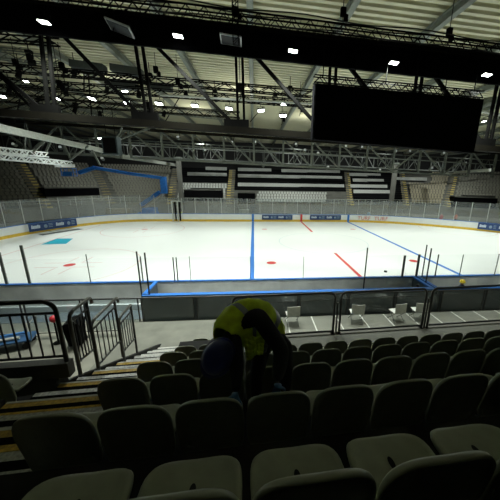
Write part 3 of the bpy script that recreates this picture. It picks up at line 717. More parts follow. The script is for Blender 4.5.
# black masking border in front
m = MB(); n = 120
front = []
def bz(x, z): return z-.040*(x+7)
rings = []
for i in range(n+1):
    x = -20+30*i/n; wv = .015*math.sin(i*1.7)
    rings.append([(x,YB-.35+wv,bz(x,10.83)),(x,YB-.35+wv*.3,bz(x,11.74)),(x,YB-.22,bz(x,11.74)),(x,YB-.22+wv,bz(x,10.83))])
m.loft(rings, cap=True); tag(m.build('masking_drape', BLACK), 'wide black masking drape hung across the roof below the lighting truss', 'drape')
lt = empty('lighting_truss', (0,0,0), label='long black lighting truss running along the top of the masking drape', cat='truss')
m = MB(); lattice(m, (-20,YB-.75,bz(-20,11.72)), (10,YB-.75,bz(10,11.72)), .34, .34, .32, .016, .024); m.build('truss_frame', BLK2, lt)
m = MB()
for k, (dy, dz) in enumerate(((-.95,.0),(-.6,.42),(-.8,.48))): m.tube([(x, YB+dy, bz(x, 11.74+dz)+.05*math.sin(x*1.3+k)) for x in [-20+.5*i for i in range(61)]], .022, 6)
m.build('cable_bundle', RUBBER, lt)
# chain hoists / hanging clusters
def hoist(x, y, z, top, label, s=1.0):
    h = empty('chain_hoist', (x,y,z), label=label, cat='hoist', group='chain hoists')
    MB().tube([(0,0,.25*s),(0,0,top-z)], .018*s, 6).build('chain', BLK2, h)
    MB().box((0,0,.12*s),(.26*s,.2*s,.36*s)).build('motor', BLK2, h, bevel=.02)
    MB().box((.16*s,0,-.12*s),(.2*s,.16*s,.3*s)).build('chain_bag', BLACK, h, bevel=.03)
    MB().tube([(0,0,-.05*s),(.03*s,0,-.35*s),(-.04*s,0,-.55*s)], .02*s, 6).build('hook', CHROME if 0 else BLK2, h)
i = 0
for (u, v, y) in ((343,15,-1.2),(449,35,-1.2),(236,15,-1.2),(60,86,9),(62,68,9),(156,72,9),(178,84,9),(16,65,9),(300,108,12),(112,20,-1.2),(282,118,14),(148,108,9),(489,150,9),(30,60,9),(240,90,7)):
    p = ony(u, v, y); hoist(p.x, p.y, p.z, 14.22-.035*(p.x+7), 'black chain hoist hanging on its chain, %s' % ['above drape right of centre','above drape at far right','above drape at centre','beside left truss post','left above lighting bars','right of second truss post','left of the centre bars','at the upper left edge','left of the big screen','above drape at left','low beside the big screen','beside second truss post','at right beyond screen','left near the window line','beside centre truss post'][i], 1.15 if y > 5 else .8); i += 1
# suspended vertical box at centre above drape
t = MB(); lattice(t, ony(236,20,-1.3), ony(236,20,-1.3)+Vector((.001,0,0)), .1,.1,1) if 0 else None
# rafters running away from the camera and purlins
for i, x in enumerate([2.1+4.6*k for k in range(-12, 12)]):
    r = empty('roof_rafter', (x,0,zr(x,13.95)), label='grey green steel rafter under the roof, %s from the left' % nth(i), cat='beam', group='roof rafters')
    m = MB(); m.box((0,22,.22),(.30,86,.03)).box((0,22,-.16),(.30,86,.03)).box((0,22,.03),(.04,86,.38)); m.build('i_beam', RAFT, r)
    m = MB()
    for k in range(12): m.box((0,-16+7*k,.03),(.26,.03,.36))
    m.build('stiffener', RAFT, r)
# far primary truss
T2 = empty('roof_truss', (0,0,0), label='long grey steel lattice truss above the far boards', cat='truss')
YF = 27
def F_(x, zz): return Vector((x,YF,zz-.030*(x+19)))
MB().beam(F_(-46,8.42),F_(26,8.42),.3,.26).build('bottom_chord', GALV, T2); MB().beam(F_(-46,12.0),F_(36,12.0),.3,.34).build('top_chord', BROWNST, T2)
MB().beam(F_(-46,10.3),F_(30,10.3),.14,.14).build('middle_chord', GALV, T2)
xs = [-44+4.12*k for k in range(19)]
for i, x in enumerate(xs):
    MB().beam(F_(x,8.4),F_(x,12),.26,.26).build('vertical', GALV, T2)
    if i < len(xs)-1:
        a, b = (12,8.5) if i % 2 or x > -22 and x < 6 else (8.5,12)
        MB().beam(F_(x,a),F_(xs[i+1],b),.2,.2).build('diagonal', GALV, T2)
# catwalk lattice behind, in the dark
for k, (y, z0, z1) in enumerate(((33,8.9,11.3),(40,9.4,11.2))):
    o = empty('catwalk_truss', (0,0,0), label='slender dark grey catwalk lattice %s far truss' % ('just behind' if k == 0 else 'deep behind'), cat='truss')
    m = MB(); m.beam((-48,y,z0+.6),(40,y,z0-1.4),.16,.16).beam((-48,y,z1+.6),(40,y,z1-1.4),.16,.16)
    for q_ in range(36):
        x = -46+2.4*q_; zo = .6-2.0*(x+48)/88
        m.beam((x,y,z0+zo),(x+(1.2 if q_%2 else -1.2),y,z1+zo),.1,.1); m.beam((x,y,z0+zo),(x,y,z1+zo),.08,.08)
    m.build('frame', mat('dim_grey_steel',(.10,.11,.10),.6), o)
for yy in (33.5,):
    o = empty('side_tie_beam', (0,0,0), label='pale steel tie beam running back along the left side', cat='beam')
    MB().beam((-22.2,3.0,8.9),(-23.8,24,8.75),.3,.42).build('near_length', PALEST, o); MB().beam((-23.9,24.6,8.55),(-22.0,44,8.3),.35,.5).build('far_length', PALEST, o)
    MB().box((-23.8,24.3,8.6),(.7,.5,.7)).build('joint_plate', GALV, o)
    o = empty('side_tie_beam', (0,0,0), label='pale steel tie beam sloping back along the right side', cat='beam')
    MB().beam(onz(490,170,7.8), onz(490,170,7.8).lerp(onz(432,174,7.7),.75), .3,.4).build('length', PALEST, o); MB().box(onz(490,170,7.8).lerp(onz(432,174,7.7),.75),(.7,.6,.6)).build('joint_plate', GALV, o)
# left bracing under the pale beam
o = empty('side_bracing', (0,0,0), label='grey cross bracing struts hanging under the left pale beam', cat='bracing')
for (u0,v0,u1,v1) in ((25,133,24,158),(24,160,44,142),(62,140,70,158),(70,160,88,146),(52,138,46,152),(92,150,100,165),(118,140,150,128),(122,128,108,150)):
    MB().beam(ony(u0,v0,16), ony(u1,v1,16), .14, .14).build('strut', GALV, o)
# white lattice boom at left
o = empty('white_lattice_boom', (0,0,0), label='white lattice truss boom reaching in from the left edge above seats', cat='truss')
A, B = onx(-14,158,-28), onx(70,165.5,-28); m = MB(); lattice(m, A+Vector((0,0,0)), B, .6, .42, .55, .05, .05); m.build('lower_lattice', WHITEP, o)
A, B = onx(-14,151.5,-28), onx(46,157,-28); m = MB(); lattice(m, A, B, .5, .42, .55, .05, .045); m.build('upper_lattice', WHITEP, o)
MB().beam(B_(0,0)*0+onx(58,165.6,-28), onx(70,165.6,-28)+Vector((0,.3,0)), .7, .35).build('end_cap', WHITEP, o)
for u in (24,63): MB().tube([onx(u,150,-28), onx(u,118,-28)], .03, 6).build('hanger', BLK2, o)
# hanging loudspeaker box near the left beam
p = ony(112,146,15); sp = empty('loudspeaker', p, label='dark boxy loudspeaker hanging beside the pale left beam', cat='loudspeaker')
MB().box((0,0,0),(1.35,.9,1.6)).build('cabinet', mat('slate_cabinet',(.03,.045,.05),.6), sp, bevel=.05); MB().box((0,-.46,0),(1.1,.03,1.3)).build('grille', BLK2, sp)
for s_ in (-.4,.4): MB().tube([(s_,0,.8),(s_,0,3.2)], .03, 6).build('hanger', BLK2, sp)
# intermediate lighting trusses
li = 0
def ltruss(u0, v0, u1, v1, y, h, lab, mt_=BLK2, st=.8, r=.03, cr=.035, cat='truss'):
    o = empty('lighting_bar', (0,0,0), label=lab, cat=cat, group='lighting bars under the roof')
    m = MB(); lattice(m, ony(u0,v0,y), ony(u1,v1,y), h, h, st, r, cr); m.build('bar_frame', mt_, o)
ltruss(-10,70,312,97,9,.42,'dark lattice bar across the roof, upper of the three long ones')
ltruss(-10,84,312,107,11,.45,'dark lattice bar across the roof, middle of the three long ones')
ltruss(-10,101,240,118,15,.5,'dark lattice bar across the roof at left, lowest of the three', BROWNST)
ltruss(-6,48,34,52,11,.5,'pale lattice bar at the upper left edge', GALV)
ltruss(-6,58,60,65,11,.5,'second pale lattice bar below the upper left one', GALV)
ltruss(214,86,318,94,17,2.1*.9,'faint grey lattice frame against the cream ceiling', RAFT, 1.6, .05,.05)
ltruss(20,112,120,121,20,.7,'grey lattice bar low at left behind the truss', GALV)
ltruss(110,108,230,120,19,.6,'grey lattice bar low at centre left behind the truss', GALV)
ltruss(480,120,520,124,14,.5,'grey lattice bar right of the big screen', GALV)
ltruss(478,140,520,145,20,.8,'lower grey lattice bar right of the big screen', GALV)
o = tag(MB().tube([ony(160,95,8.5),ony(314,104,8.5)], .07, 8).build('suspended_pipe', PALEST), 'pale suspended pipe running across to the big screen', 'pipe')
o = tag(MB().tube([ony(480,111,10),ony(510,116,10)], .12, 8).build('suspended_pipe', PALEST), 'pale suspended pipe right of the big screen', 'pipe')
o = tag(MB().tube([ony(476,108,9.5),ony(486,102,9.5),ony(510,99,9.5)], .35, 10).build('air_duct', RAFT), 'grey curved duct beyond the right side of the screen', 'duct')
ltruss(-8,40,58,45,6,.4,'dark lattice bar under the drape at the upper left', BLK2)
ltruss(-8,92,150,108,13,.5,'dark lattice bar crossing behind left truss post', BROWNST)
ltruss(-8,108,118,119,17,.6,'grey lattice bar just above the left bottom chord', GALV, 1.0)
ltruss(62,76,150,84,13,.4,'short dark lattice bar between the two left truss posts')
m = MB(); A_ = ony(236,44,-1.45); lattice(m, (A_.x-.001,-1.45,A_.z), (A_.x,-1.45,A_.z+.001), .2,.2,1) if 0 else None
for sx in (-.1,.1):
    for sy in (-.1,.1): m.beam((A_.x+sx,-1.45+sy,A_.z),(A_.x+sx,-1.45+sy,14.1),.03,.03)
z = A_.z
while z < 13.9:
    m.beam((A_.x-.1,-1.55,z),(A_.x+.1,-1.55,z+.2),.02,.02); m.beam((A_.x+.1,-1.55,z+.2),(A_.x-.1,-1.55,z+.4),.02,.02); m.beam((A_.x-.1,-1.35,z),(A_.x+.1,-1.35,z+.2),.02,.02); z += .4
tag(m.build('truss_riser', BLK2), 'black upright lattice riser above the drape beside the unlit lamp', 'truss')
for k, (u, v, y) in enumerate(sorted([(30,58,8),(20,72,9),(66,90,10),(75,70,10),(108,88,12),(139,92,10),(186,92,10),(150,80,9),(10,88,12),(40,104,14),(76,108,14),(100,112,14),(215,96,11),(275,100,11),(290,92,11),(165,112,14)])):
    p = ony(u, v, y); h = empty('moving_head_lamp', p, label='small black moving head lamp on the roof bars, %s from the left' % nth(k), cat='lamp', group='small unlit lamps under the roof')
    MB().box((0,0,.35),(.34,.3,.14)).build('base', BLK2, h); MB().tube([(-.2,0,.28),(-.2,0,-.02),(.2,0,-.02),(.2,0,.28)], .03, 6).build('yoke', BLK2, h)
    a_ = random.uniform(-.8,.8); MB().tube([(0,0,.05),(.25*math.sin(a_),-.1,-.38)], [.13,.17], 10).build('head', BLK2, h); MB().tube([(0,0,.4),(0,0,1.1)], .025, 6).build('clamp', BLK2, h)
for u0, v0, u1, v1, y, lab in ((72,64.5,105,69,9,'dark flat ceiling cassette, left one of the pair'),(112,68.5,142,73,9,'dark flat ceiling cassette, right one of the pair'),(113,84,138,87.5,12,'dark blue grey cassette below the upper pair'),(152,86,172,89,12,'dark cassette right of second truss post')):
    p, q_ = ony(u0,v0,y), ony(u1,v1,y); m = MB(); m.beam(p,q_,.7,.42); tag(m.build('ceiling_cassette', mat('slate_grey_box',(.05,.06,.06),.6)), lab, 'ceiling unit')
# steel lattice clutter over the left side: thin tension rods and cables
rods = empty('tension_rods', (0,0,0), label='thin dark tension rods criss-crossing under the left roof', cat='rods')
rl = [(0,76,42,118,4),(17,60,80,118,18),(80,46,40,118,20),(120,60,80,118,22),(200,62,165,122,20),(300,64,250,122,22),(60,110,120,90,14),(0,110,60,96,14),(470,110,500,90,14),(20,100,14,124,10),(88,70,92,120,12),(130,100,134,122,14),(84,52,84,90,12)]
for (u0,v0,u1,v1,y) in rl: MB().tube([ony(u0,v0,y),ony(u1,v1,y)], .05 if y > 5 else .07, 6).build('rod', BLK2, rods)

# ------------------------------------------------------------------ big screen
YS = -1.36
sc = empty('scoreboard_screen', (0,0,0), label='huge black rectangular screen hanging over centre ice', cat='screen')
c = [ony(313,139,YS), ony(474,153,YS), ony(484,99,YS), ony(314,83,YS)]
zt0, zt1 = c[3].z, c[2].z; zb0, zb1 = c[0].z, c[1].z
xl, xr = (c[0].x+c[3].x)/2, (c[1].x+c[2].x)/2
dy = Vector((0,.4,0))
q4 = [Vector((xl,YS,zb0)),Vector((xr,YS,zb1)),Vector((xr,YS,zt1)),Vector((xl,YS,zt0))]
MB().hexa([q4[0],q4[1],q4[1]+dy,q4[0]+dy,q4[3],q4[2],q4[2]+dy,q4[3]+dy]).build('cabinet', BLACK, sc)
e = Vector((0,-.03,0)); ins = [q4[0].lerp(q4[2],.006)+e, q4[1].lerp(q4[3],.006)+e, q4[2].lerp(q4[0],.006)+e, q4[3].lerp(q4[1],.006)+e]
m = MB(); m.hexa([ins[0],ins[1],ins[1]-e,ins[0]-e,ins[3],ins[2],ins[2]-e,ins[3]-e]); m.build('display_face', mat('unlit_display',(.003,.003,.003),.9,spec=.05), sc)
m = MB(); lattice(m, q4[3]+Vector((0,.2,.06)), q4[2]+Vector((0,.2,.06)), .25, .26, .26, .016, .02); m.build('hanging_truss', BLK2, sc)
for k in range(6):
    p = q4[3].lerp(q4[2], .05+.18*k)+Vector((0,.2,.3)); MB().tube([p,Vector((p.x,p.y,bz(p.x,11.6)))], .02, 6).build('hanger', BLK2, sc)

# ------------------------------------------------------------------ lamps
def make_lamp(lit, s=1.0):
    r = empty('flood_lamp', (0,0,0))
    MB().box((0,0,0),(.50*s,.34*s,(.10 if lit else .035)*s)).build('housing', BLK2 if lit else CHROME, r, bevel=.01)
    MB().box((0,0,(-.056 if lit else -.021)*s),(.44*s,.28*s,.012*s)).build('lens', LENS if lit else DIML, r)
    m = MB()
    for k in range(7): m.box((-.2*s+.066*k*s,0,.075*s),(.012*s,.3*s,.06*s))
    m.build('heat_sink', BLK2, r)
    m = MB().tube([(-.27*s,0,0),(-.27*s,0,.26*s),(.27*s,0,.26*s),(.27*s,0,0)], .016*s, 6); m.tube([(0,0,.26*s),(0,0,.42*s)], .02*s, 6); m.build('bracket', BLK2, r)
    return r
LP = make_lamp(True); LU = make_lamp(False); fl = [True, True]
def put(proto, idx, loc, rot, scale, label, group):
    o = proto if fl[idx] else copy_tree(proto)
    fl[idx] = False
    o.location = loc; o.rotation_euler = rot; o.scale = (scale,)*3; tag(o, label, 'lamp', group); return o
for k, (u, v) in enumerate(((44,21),(178,35),(293,50),(394,62),(487,74))):
    p = ony(u, v, -1.3); put(LP, 0, p, (math.radians(-8),math.radians(5),0), .74, 'bright lit flood lamp on the near lighting truss, %s from the left' % nth(k), 'near flood lamps')
for k, (u, v) in enumerate(((120,28),(231,40))):
    p = ony(u, v, -1.25); put(LU, 1, p, (math.radians(-12 if k else -14),math.radians(5 if k else 17),0), 1.7 if k == 0 else 1.6, 'unlit framed lamp on the near truss, %s' % ('left of the pair, tilted' if k == 0 else 'right of the pair'), 'unlit framed lamps')
mids = [(2,96,10,1.7,1),(26,81,10,1.2,1),(57,98,11,1.7,1),(92,98,11,2.0,1),(125,91,13,1.7,1),(127,102,11,1.7,1),(159,103,11,2.0,1),(195,105,11,2.0,1),(206,97,10,1.2,1),(229,108,12,2.1,1),(261,110,12,2.1,1),(284,104,12,1.9,1),(283,115,12,2.1,1),(484,121,12,1.4,1),(114,150,20,1.3,1)]
for k, (u, v, y, s_, l) in enumerate(sorted(mids)):
    p = ony(u, v, y); put(LP, 0, p, (math.radians(-20),math.radians(random.uniform(-16,16)),random.uniform(-.3,.3)), s_*.56, 'lit flood lamp hanging beyond the near truss, %s from the left' % nth(k), 'lit flood lamps under the roof')
LD = []
fars = [(13,144),(102,158),(178,137),(205,150),(232,142),(255,142),(296,144),(305,150),(318,153),(328,167),(346,146),(362,147),(396,151),(410,151),(420,150),(444,153),(466,163),(432,168),(380,170),(264,165),(60,147),(480,150)]
LF = None
for k, (u, v) in enumerate(sorted(fars)):
    p = ony(u, v, 30)
    if LF is None:
        LF = empty('spot_lamp', (0,0,0)); MB().tube([(0,0,0),(0,.5,.15)], .22, 10).build('housing', RAFT, LF); MB().tube([(0,-.03,-.02),(0,0,0)], .2, 10).build('lens', mat('dimly_lit_lens',(1,1,1),.3,emit=(.9,1,.98,.12)), LF); MB().tube([(0,.2,.1),(0,.2,1.1)], .04, 6).build('hanger', BLK2, LF); o = LF
    else: o = copy_tree(LF)
    o.location = p; o.rotation_euler = (math.radians(-35),0,random.uniform(-.5,.5)); tag(o, 'small grey spot lamp in the far truss, %s from the left' % nth(k), 'lamp', 'small lamps in the far truss')

def area(x, y, z, w, h, power, spread, rot=(0,0,0), col=(.93,1,.93)):
    l = bpy.data.lights.new('arena_or_fill_light', 'AREA'); l.shape = 'RECTANGLE'; l.size = w; l.size_y = h; l.energy = power; l.spread = math.radians(spread); l.color = col
    o = bpy.data.objects.new('arena_or_fill_light', l); COL.objects.link(o); o.location = (x,y,z); o.rotation_euler = rot; return o
PW = 350; NEARP = 290
for x in (-27,-18,-9,0,9,18,26):
    for y in (7,17.5): area(x, y, 12.6, 1.0, .7, PW, 110)
for x, y in ((-20,15),(-8,15),(4,15),(-14,24),(0,24)): area(x, y, 12.2, 1.0, .7, 90, 178, (PI,0,0), (1,1,.9))  # upward fill lights, added only to brighten the roof deck
for x in (-30,-15,0,15,30): area(x, 33, 11.8, 1.0, .7, 800, 160, (math.radians(35),0,0))
for k, (u, v) in enumerate(((44,21),(178,35),(293,50),(394,62),(487,74))):
    p = ony(u, v+1.5, -1.25); area(p.x, p.y+.04, p.z-.14, .4, .25, NEARP, 104, (0,0,0))

# ------------------------------------------------------------------ people
def skinned(name, chains, mats, parent, sub=2, matfn=None):
    """chains: list of [(pos, r)...]; later chains may start with an index tuple ('j', chain, vert)"""
    bm = bmesh.new(); sv = bm.verts.layers.skin.verify(); V = []
    for ci, ch in enumerate(chains):
        row = []; prev = None
        for it in ch:
            if it[0] == 'j': prev = V[it[1]][it[2]]; row.append(prev); continue
            v = bm.verts.new(it[0]); r = it[1]; v[sv].radius = (r, r) if not isinstance(r, tuple) else r
            if prev is not None: bm.edges.new((prev, v))
            prev = v; row.append(v)
        V.append(row)
    V[0][0][sv].use_root = True
    me = bpy.data.meshes.new(name); bm.to_mesh(me); bm.free(); o = bpy.data.objects.new(name, me); COL.objects.link(o)
    s_ = o.modifiers.new('skin', 'SKIN'); s_.use_smooth_shade = True; s_.branch_smoothing = .6
    u = o.modifiers.new('sub', 'SUBSURF'); u.levels = u.render_levels = sub
    bpy.context.view_layer.update()
    me2 = bpy.data.meshes.new_from_object(o.evaluated_get(bpy.context.evaluated_depsgraph_get())); bpy.data.objects.remove(o)
    me2.materials.clear()
    for m_ in mats: me2.materials.append(m_)
    for p in me2.polygons:
        p.use_smooth = True; p.material_index = matfn(p.center) if matfn else 0
    o = bpy.data.objects.new(name, me2); COL.objects.link(o)
    if parent: o.parent = parent
    return o
# the bending worker ------------------------------------------------------
W0 = Vector((-6.85,-11.0,TR(1)+.0)); wk = empty('person', W0, label='worker in yellow hi-vis vest and navy helmet bending over the seats', cat='person')
def L(*p): return Vector(p)-W0
D_ = lambda u, v, d: Vector(dep(u, v, d))-W0
pel = D_(268,334,2.84); sp1 = D_(261,322,2.74); ch = D_(246,322,2.58); nk = D_(229,340,2.38); hd = D_(217.5,357,2.2)
lsh = D_(258,316,2.36); lel = D_(282,350,2.22); lha = D_(277,382,2.05)
rsh = D_(231,338,2.36); rel = D_(237,366,2.24); rha = D_(236,391,2.05)
lk = L(-6.70,-11.08,4.36); lf = L(-6.70,-11.04,3.97); rk = L(-6.98,-11.06,4.36); rf = L(-6.98,-11.02,3.97)
zsplit = 4.68-W0.z
chains = [
 [(pel,.15),(sp1,.155),(ch,.165),(nk,.10),(nk.lerp(hd,.45),.07),(hd,.095),(hd+Vector((-.03,-.05,-.06)),.075)],
 [('j',0,2),(lsh,.085),(lsh.lerp(lel,.5),.078),(lel,.072),(lel.lerp(lha,.6),.062),(lha,.042)],
 [('j',0,2),(rsh,.11),(rsh.lerp(rel,.5),.085),(rel,.07),(rel.lerp(rha,.6),.046),(rha,.036)],
 [('j',0,0),(L(-6.70,-10.98,4.62),.10),(lk,.07),(lf.lerp(lk,.25),.05),(lf,.05),(lf+Vector((0,-.14,-.02)),.04)],
 [('j',0,0),(L(-6.92,-10.97,4.62),.10),(rk,.07),(rf.lerp(rk,.25),.05),(rf,.05),(rf+Vector((0,-.14,-.02)),.04)]]
def bm_mat(c):
    if (c-(hd+Vector((-.02,-.04,-.03)))).length < .125: return 2
    return 1 if c.z < zsplit-.05 and c.y > -.1 else 0
skinned('body', chains, [JACKET,TROUS,SKIN], wk, 2, bm_mat)
# face: nose, eyes, ears on the downturned head
fd = Vector((-.30,-.55,-.60)).normalized(); fu = (Vector((0,0,1))-fd*fd.z).normalized()*-1; fs = fd.cross(fu)
m = MB(); m.loft([[hd+fd*(.10+.03*t)+fs*(.018*(1-t)*math.cos(a*PI/3))+fu*(.03*(1-t)*math.sin(a*PI/3)) for a in range(6)] for t in (0,.5,1)], cap=True); m.build('nose', SKIN, wk)
# vest: a loose shell over the torso
vm = MB(); ctrs = [D_(271,342,2.86), D_(270,333,2.84), D_(264,324,2.78), D_(256,319,2.70), D_(249,319,2.62), D_(238,324,2.54), D_(229,332,2.46), D_(223,338,2.38)]
rad = [(.17,.15),(.19,.17),(.205,.19),(.215,.205),(.22,.205),(.215,.19),(.18,.155),(.11,.10)]
rings = []; NV = 28
axis = (ctrs[-1]-ctrs[0]).normalized()
for i, c_ in enumerate(ctrs):
    d = (ctrs[min(i+1,7)]-ctrs[max(i-1,0)]).normalized(); s_ = d.cross(Vector((0,0,1))).normalized(); u_ = s_.cross(d)
    R_ = []
    for k in range(NV):
        t = 2*PI*k/NV; wob = 1+.035*math.sin(5*t+i*1.3)+.02*math.sin(9*t-i)
        sag = 1.25 if math.sin(t) < -.3 and 1 < i < 6 else 1
        R_.append(c_+s_*(rad[i][0]*math.cos(t)*wob)+u_*(rad[i][1]*math.sin(t)*wob*sag))
    rings.append(R_)
dense = []; bands = []
for i in range(7):
    for q_ in range(6):
        t = q_/6; dense.append([rings[i][k].lerp(rings[i+1][k], t) for k in range(NV)]); s_ = i+t; bands.append(1 if 2.0 <= s_ < 2.34 or 4.6 <= s_ < 4.98 else 0)
dense.append(rings[7])
def in_arm(p):   # arm openings
    return (p-(lsh+Vector((0,0,.0)))).length < .095 or (p-(lsh.lerp(lel,.25))).length < .10
n0 = len(dense[0])
for i in range(len(dense)-1):
    for k in range(n0):
        q4_ = [dense[i][k],dense[i][(k+1)%n0],dense[i+1][(k+1)%n0],dense[i+1][k]]
        c_ = sum(q4_, Vector())/4
        if in_arm(c_): continue
        vm.cur = bands[i]; vm.poly(q4_)
vest = vm.build('vest', [HIVIS,REFL], wk, smooth=True)
bm = bmesh.new(); bm.from_mesh(vest.data); bmesh.ops.remove_doubles(bm, verts=bm.verts, dist=.0005); bmesh.ops.recalc_face_normals(bm, faces=bm.faces); bm.to_mesh(vest.data); bm.free()
so_ = vest.modifiers.new('thick','SOLIDIFY'); so_.thickness = .008
# hanging front flap of the vest
fm_ = MB(); A_ = Vector(dep(242,334,2.36))-W0; B2 = Vector(dep(270,338,2.40))-W0; C2 = Vector(dep(266,352,2.38))-W0; D2 = Vector(dep(247,360,2.34))-W0
G = [[(A_.lerp(B2,s_/6)).lerp(D2.lerp(C2,s_/6), t/5)+Vector((0,.02*math.sin(s_*1.6+t*.7),0)) for s_ in range(7)] for t in range(6)]
for t in range(5):
    for s_ in range(6): fm_.cur = 1 if s_ == 5 else 0; fm_.poly([G[t][s_],G[t][s_+1],G[t+1][s_+1],G[t+1][s_]])
fo = fm_.build('vest_flap', [HIVIS,REFL], wk, smooth=True); so_ = fo.modifiers.new('thick','SOLIDIFY'); so_.thickness = .006
# helmet
def helmet(center, axis, r, mt_, parent, name='helmet', fwd=Vector((0,-1,0))):
    ax = axis.normalized(); f_ = (fwd-ax*fwd.dot(ax)).normalized(); sd = ax.cross(f_); m = MB(); rg = []
    for i in range(11):
        t = PI/2*i/10; rr = math.cos(t)*1.0; h = math.sin(t)
        rg.append([center+ax*(r*.98*h-.25*r)+(f_*math.cos(2*PI*k/28)*1.12+sd*math.sin(2*PI*k/28)*.95)*r*max(rr,.01)*(1+(.03*math.cos(8*PI*k/28) if 2 < i < 9 else 0)) for k in range(28)])
    m.loft(rg)
    brim = [[center+ax*(-.25*r)+(f_*math.cos(2*PI*k/28)*1.12+sd*math.sin(2*PI*k/28)*.95)*r*s_+ax*dz+f_*(.16*r*max(0,math.cos(2*PI*k/28))**2*(s_-1)*8) for k in range(28)] for s_, dz in ((1,0),(1.12,-.01),(1.12,-.022),(.97,-.02))]
    m.loft(brim); o = m.build(name, mt_, parent, smooth=True); return o
hx = (Vector((-.10,-.72,.50))).normalized()
helmet(hd+hx*.02, hx, .128, NAVYH, wk, fwd=Vector((-.5,-.3,-.8)))
# gloved hands
def hand(wrist, dirv, palm_n, mt_, parent, side=1, s=1.0, name='glove'):
    d = dirv.normalized(); n = (palm_n-d*palm_n.dot(d)).normalized(); x = d.cross(n)*side
    P = lambda a, b, c: wrist+(d*a+x*b+n*c)*s
    chains = [[(P(0,0,0),.028*s),(P(.035,0,0),.032*s),(P(.075,0,.004),.034*s)]]
    for b, ln, k in ((.032,.070,0),(.011,.080,1),(-.011,.074,2),(-.031,.058,3)):
        chains.append([('j',0,2),(P(.085,b,.002),.0115*s),(P(.085+ln*.42,b*1.15,.012),.010*s),(P(.085+ln*.72,b*1.2,.036),.0092*s),(P(.085+ln*.82,b*1.2,.062),.0082*s)])
    chains.append([('j',0,1),(P(.045,.036,.008),.013*s),(P(.068,.060,.026),.0115*s),(P(.088,.066,.048),.010*s)])
    return skinned(name, chains, [mt_], parent, 2)
hand(lha, Vector((-.05,-.25,-1)), Vector((0,1,-.2)), GLOVE, wk, 1, 1.05)
hand(rha, Vector((.0,-.3,-1)), Vector((0,1,-.2)), GLOVE, wk, -1, 1.0)
for f_ in (lf, rf): MB().loft([[f_+Vector((x*w,y,z)) for x, z in ((-.05,-.06),(.05,-.06),(.045,.0),(-.045,.0))] for y, w in ((.08,.8),(0,1),(-.12,1),(-.2,.6))], cap=True).build('boot', RUBBER, wk, bevel=.015)

def figure(x, y, z, rz, label, top, helm=None, vest_m=None, sit=False, h=1.75, vcat='vest'):
    w = empty('person', (x,y,z), rz, label=label, cat='person'); k = h/1.75
    V_ = lambda a, b, c: Vector((a,b,c))*k
    if not sit:
        hp = .93; legs = [[('j',0,0),(V_(s_*.1,0,.86),.095*k),(V_(s_*.11,-.02,.48),.065*k),(V_(s_*.11,0,.1),.045*k),(V_(s_*.12,-.13,.04),.04*k)] for s_ in (-1,1)]
    else:
        hp = .5; legs = [[('j',0,0),(V_(s_*.11,-.1,.48),.095*k),(V_(s_*.13,-.45,.5),.07*k),(V_(s_*.13,-.46,.1),.05*k),(V_(s_*.13,-.6,.05),.04*k)] for s_ in (-1,1)]
    body = [(V_(0,0,hp),.14*k),(V_(0,-.01,hp+.25),.135*k),(V_(0,-.02,hp+.46),.15*k),(V_(0,-.02,hp+.60),.06*k),(V_(0,-.04,hp+.70),.095*k),(V_(0,-.04,hp+.78),.08*k)]
    arms = [[('j',0,2),(V_(s_*.19,0,hp+.46),.065*k),(V_(s_*.25,.0,hp+.20),.05*k),(V_(s_*.22,-.18,hp+.0),.04*k),(V_(s_*.2,-.25,hp-.02),.035*k)] for s_ in (-1,1)]
    skinned('body', [body]+legs+arms, [top,SKIN,TROUS], w, 1, lambda c: 1 if c.z > (hp+.585)*k or (abs(c.x) > .17*k and c.y < -.2*k and c.z < (hp+.08)*k and c.z > (hp-.06)*k and not sit) else (2 if c.z < (hp-.03)*k or (sit and c.y < -.15*k) else 0))
    if vest_m:
        m = MB(); rg = [[V_(a*math.cos(2*PI*t/16),b*math.sin(2*PI*t/16)-.015,zz) for t in range(16)] for zz, a, b in ((hp-.05,.19,.165),(hp+.2,.19,.165),(hp+.4,.2,.17),(hp+.52,.19,.14),(hp+.58,.09,.09))]
        m.loft(rg); m.build('vest', vest_m, w, smooth=True)
    if helm: helmet(V_(0,-.04,hp+.76), Vector((0,0,1)), .135*k, helm, w)
    else:
        m = MB(); m.loft([[V_(.10*math.cos(2*PI*t/14)*math.cos(u_),-.025+.11*math.sin(2*PI*t/14)*math.cos(u_),hp+.76+.12*math.sin(u_)) for t in range(14)] for u_ in (0,.4,.8,1.2,1.5)]); m.build('hair', HAIR, w, smooth=True)
    return w
figure(3.75,-1.2,-.05,PI*.9,'person in dark clothes and yellow helmet sitting in the right bench', DBLUE, YHELM, sit=True)
figure(1.35,-1.15,-.15,PI*1.1,'person in blue clothes crouched in bench left of the divider', mat('mid_blue_cloth',(.03,.10,.28),.8), None, sit=True, h=1.55)
p = onz(181.5,218,0); figure(ony(181.5,212,27.6).x,27.6,-.35,PI,'tiny person in yellow vest standing behind the far boards left of centre', DBLUE, None, HIVIS)
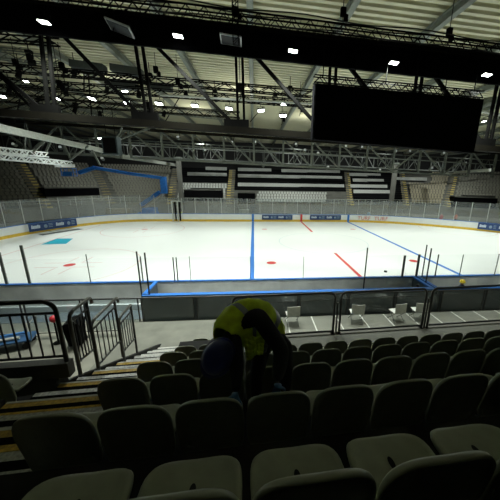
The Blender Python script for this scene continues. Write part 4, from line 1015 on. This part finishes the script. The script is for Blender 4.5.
for k, (u, v, lab, mt_) in enumerate(((441.5,217,'tiny person in red top behind far right glass, left of two',REDP),(456,217,'tiny person in orange vest behind far right glass, right of two',ORANGE),(493,221,'person in orange vest just above the right corner banner',ORANGE))):
    yy = 26 if k < 2 else 19.5
    if k == 2: figure(26.2,17.6,-.35,PI*.8,lab, mt_, None, mt_)
    else: figure(ony(u,v,26).x,26,-.35,PI,lab, mt_, None, mt_)
figure(ony(369,213,29).x,29,-.35,PI,'tiny person in pale blue top behind the far boards above lettering', mat('pale_blue_cloth',(.25,.42,.62),.8), None)
# gate uprights beside the yellow-vest person
gt = empty('gate_frame', (ony(177,212,26.3).x,26.42,0), label='white gate frame with black bars in the far boards left of centre', cat='gate')
for dx, mt_ in ((-.55,PALEST),(-.15,BLK2),(.18,PALEST),(.45,BLK2)): MB().box((dx,-.3,1.45),(.16,.1,2.7)).build('upright', mt_, gt)
MB().box((0,-.3,2.85),(1.3,.1,.14)).build('crossbar', PALEST, gt)

# ------------------------------------------------------------------ world and camera
w = bpy.data.worlds.new('world'); SC.world = w; w.use_nodes = True; w.node_tree.nodes['Background'].inputs[0].default_value = (.02,.022,.022,1); w.node_tree.nodes['Background'].inputs[1].default_value = .3
cd = bpy.data.cameras.new('camera'); cam = bpy.data.objects.new('camera', cd); COL.objects.link(cam)
cam.matrix_world = Matrix(((CR.x,CU.x,-CF.x,CP.x),(CR.y,CU.y,-CF.y,CP.y),(CR.z,CU.z,-CF.z,CP.z),(0,0,0,1)))
cd.sensor_fit = 'HORIZONTAL'; cd.sensor_width = 36; cd.lens = FPX/500*36; cd.shift_x = (250-PX)/500; cd.clip_start = .05; cd.clip_end = 300
SC.camera = cam
SC.view_settings.view_transform = 'Standard'; SC.view_settings.look = 'None'; SC.view_settings.exposure = 0; SC.view_settings.gamma = 1; SC.view_settings.use_curve_mapping = False
SC.cycles.use_denoising = True; SC.cycles.max_bounces = 6; SC.cycles.transparent_max_bounces = 12; SC.cycles.caustics_reflective = False; SC.cycles.caustics_refractive = False
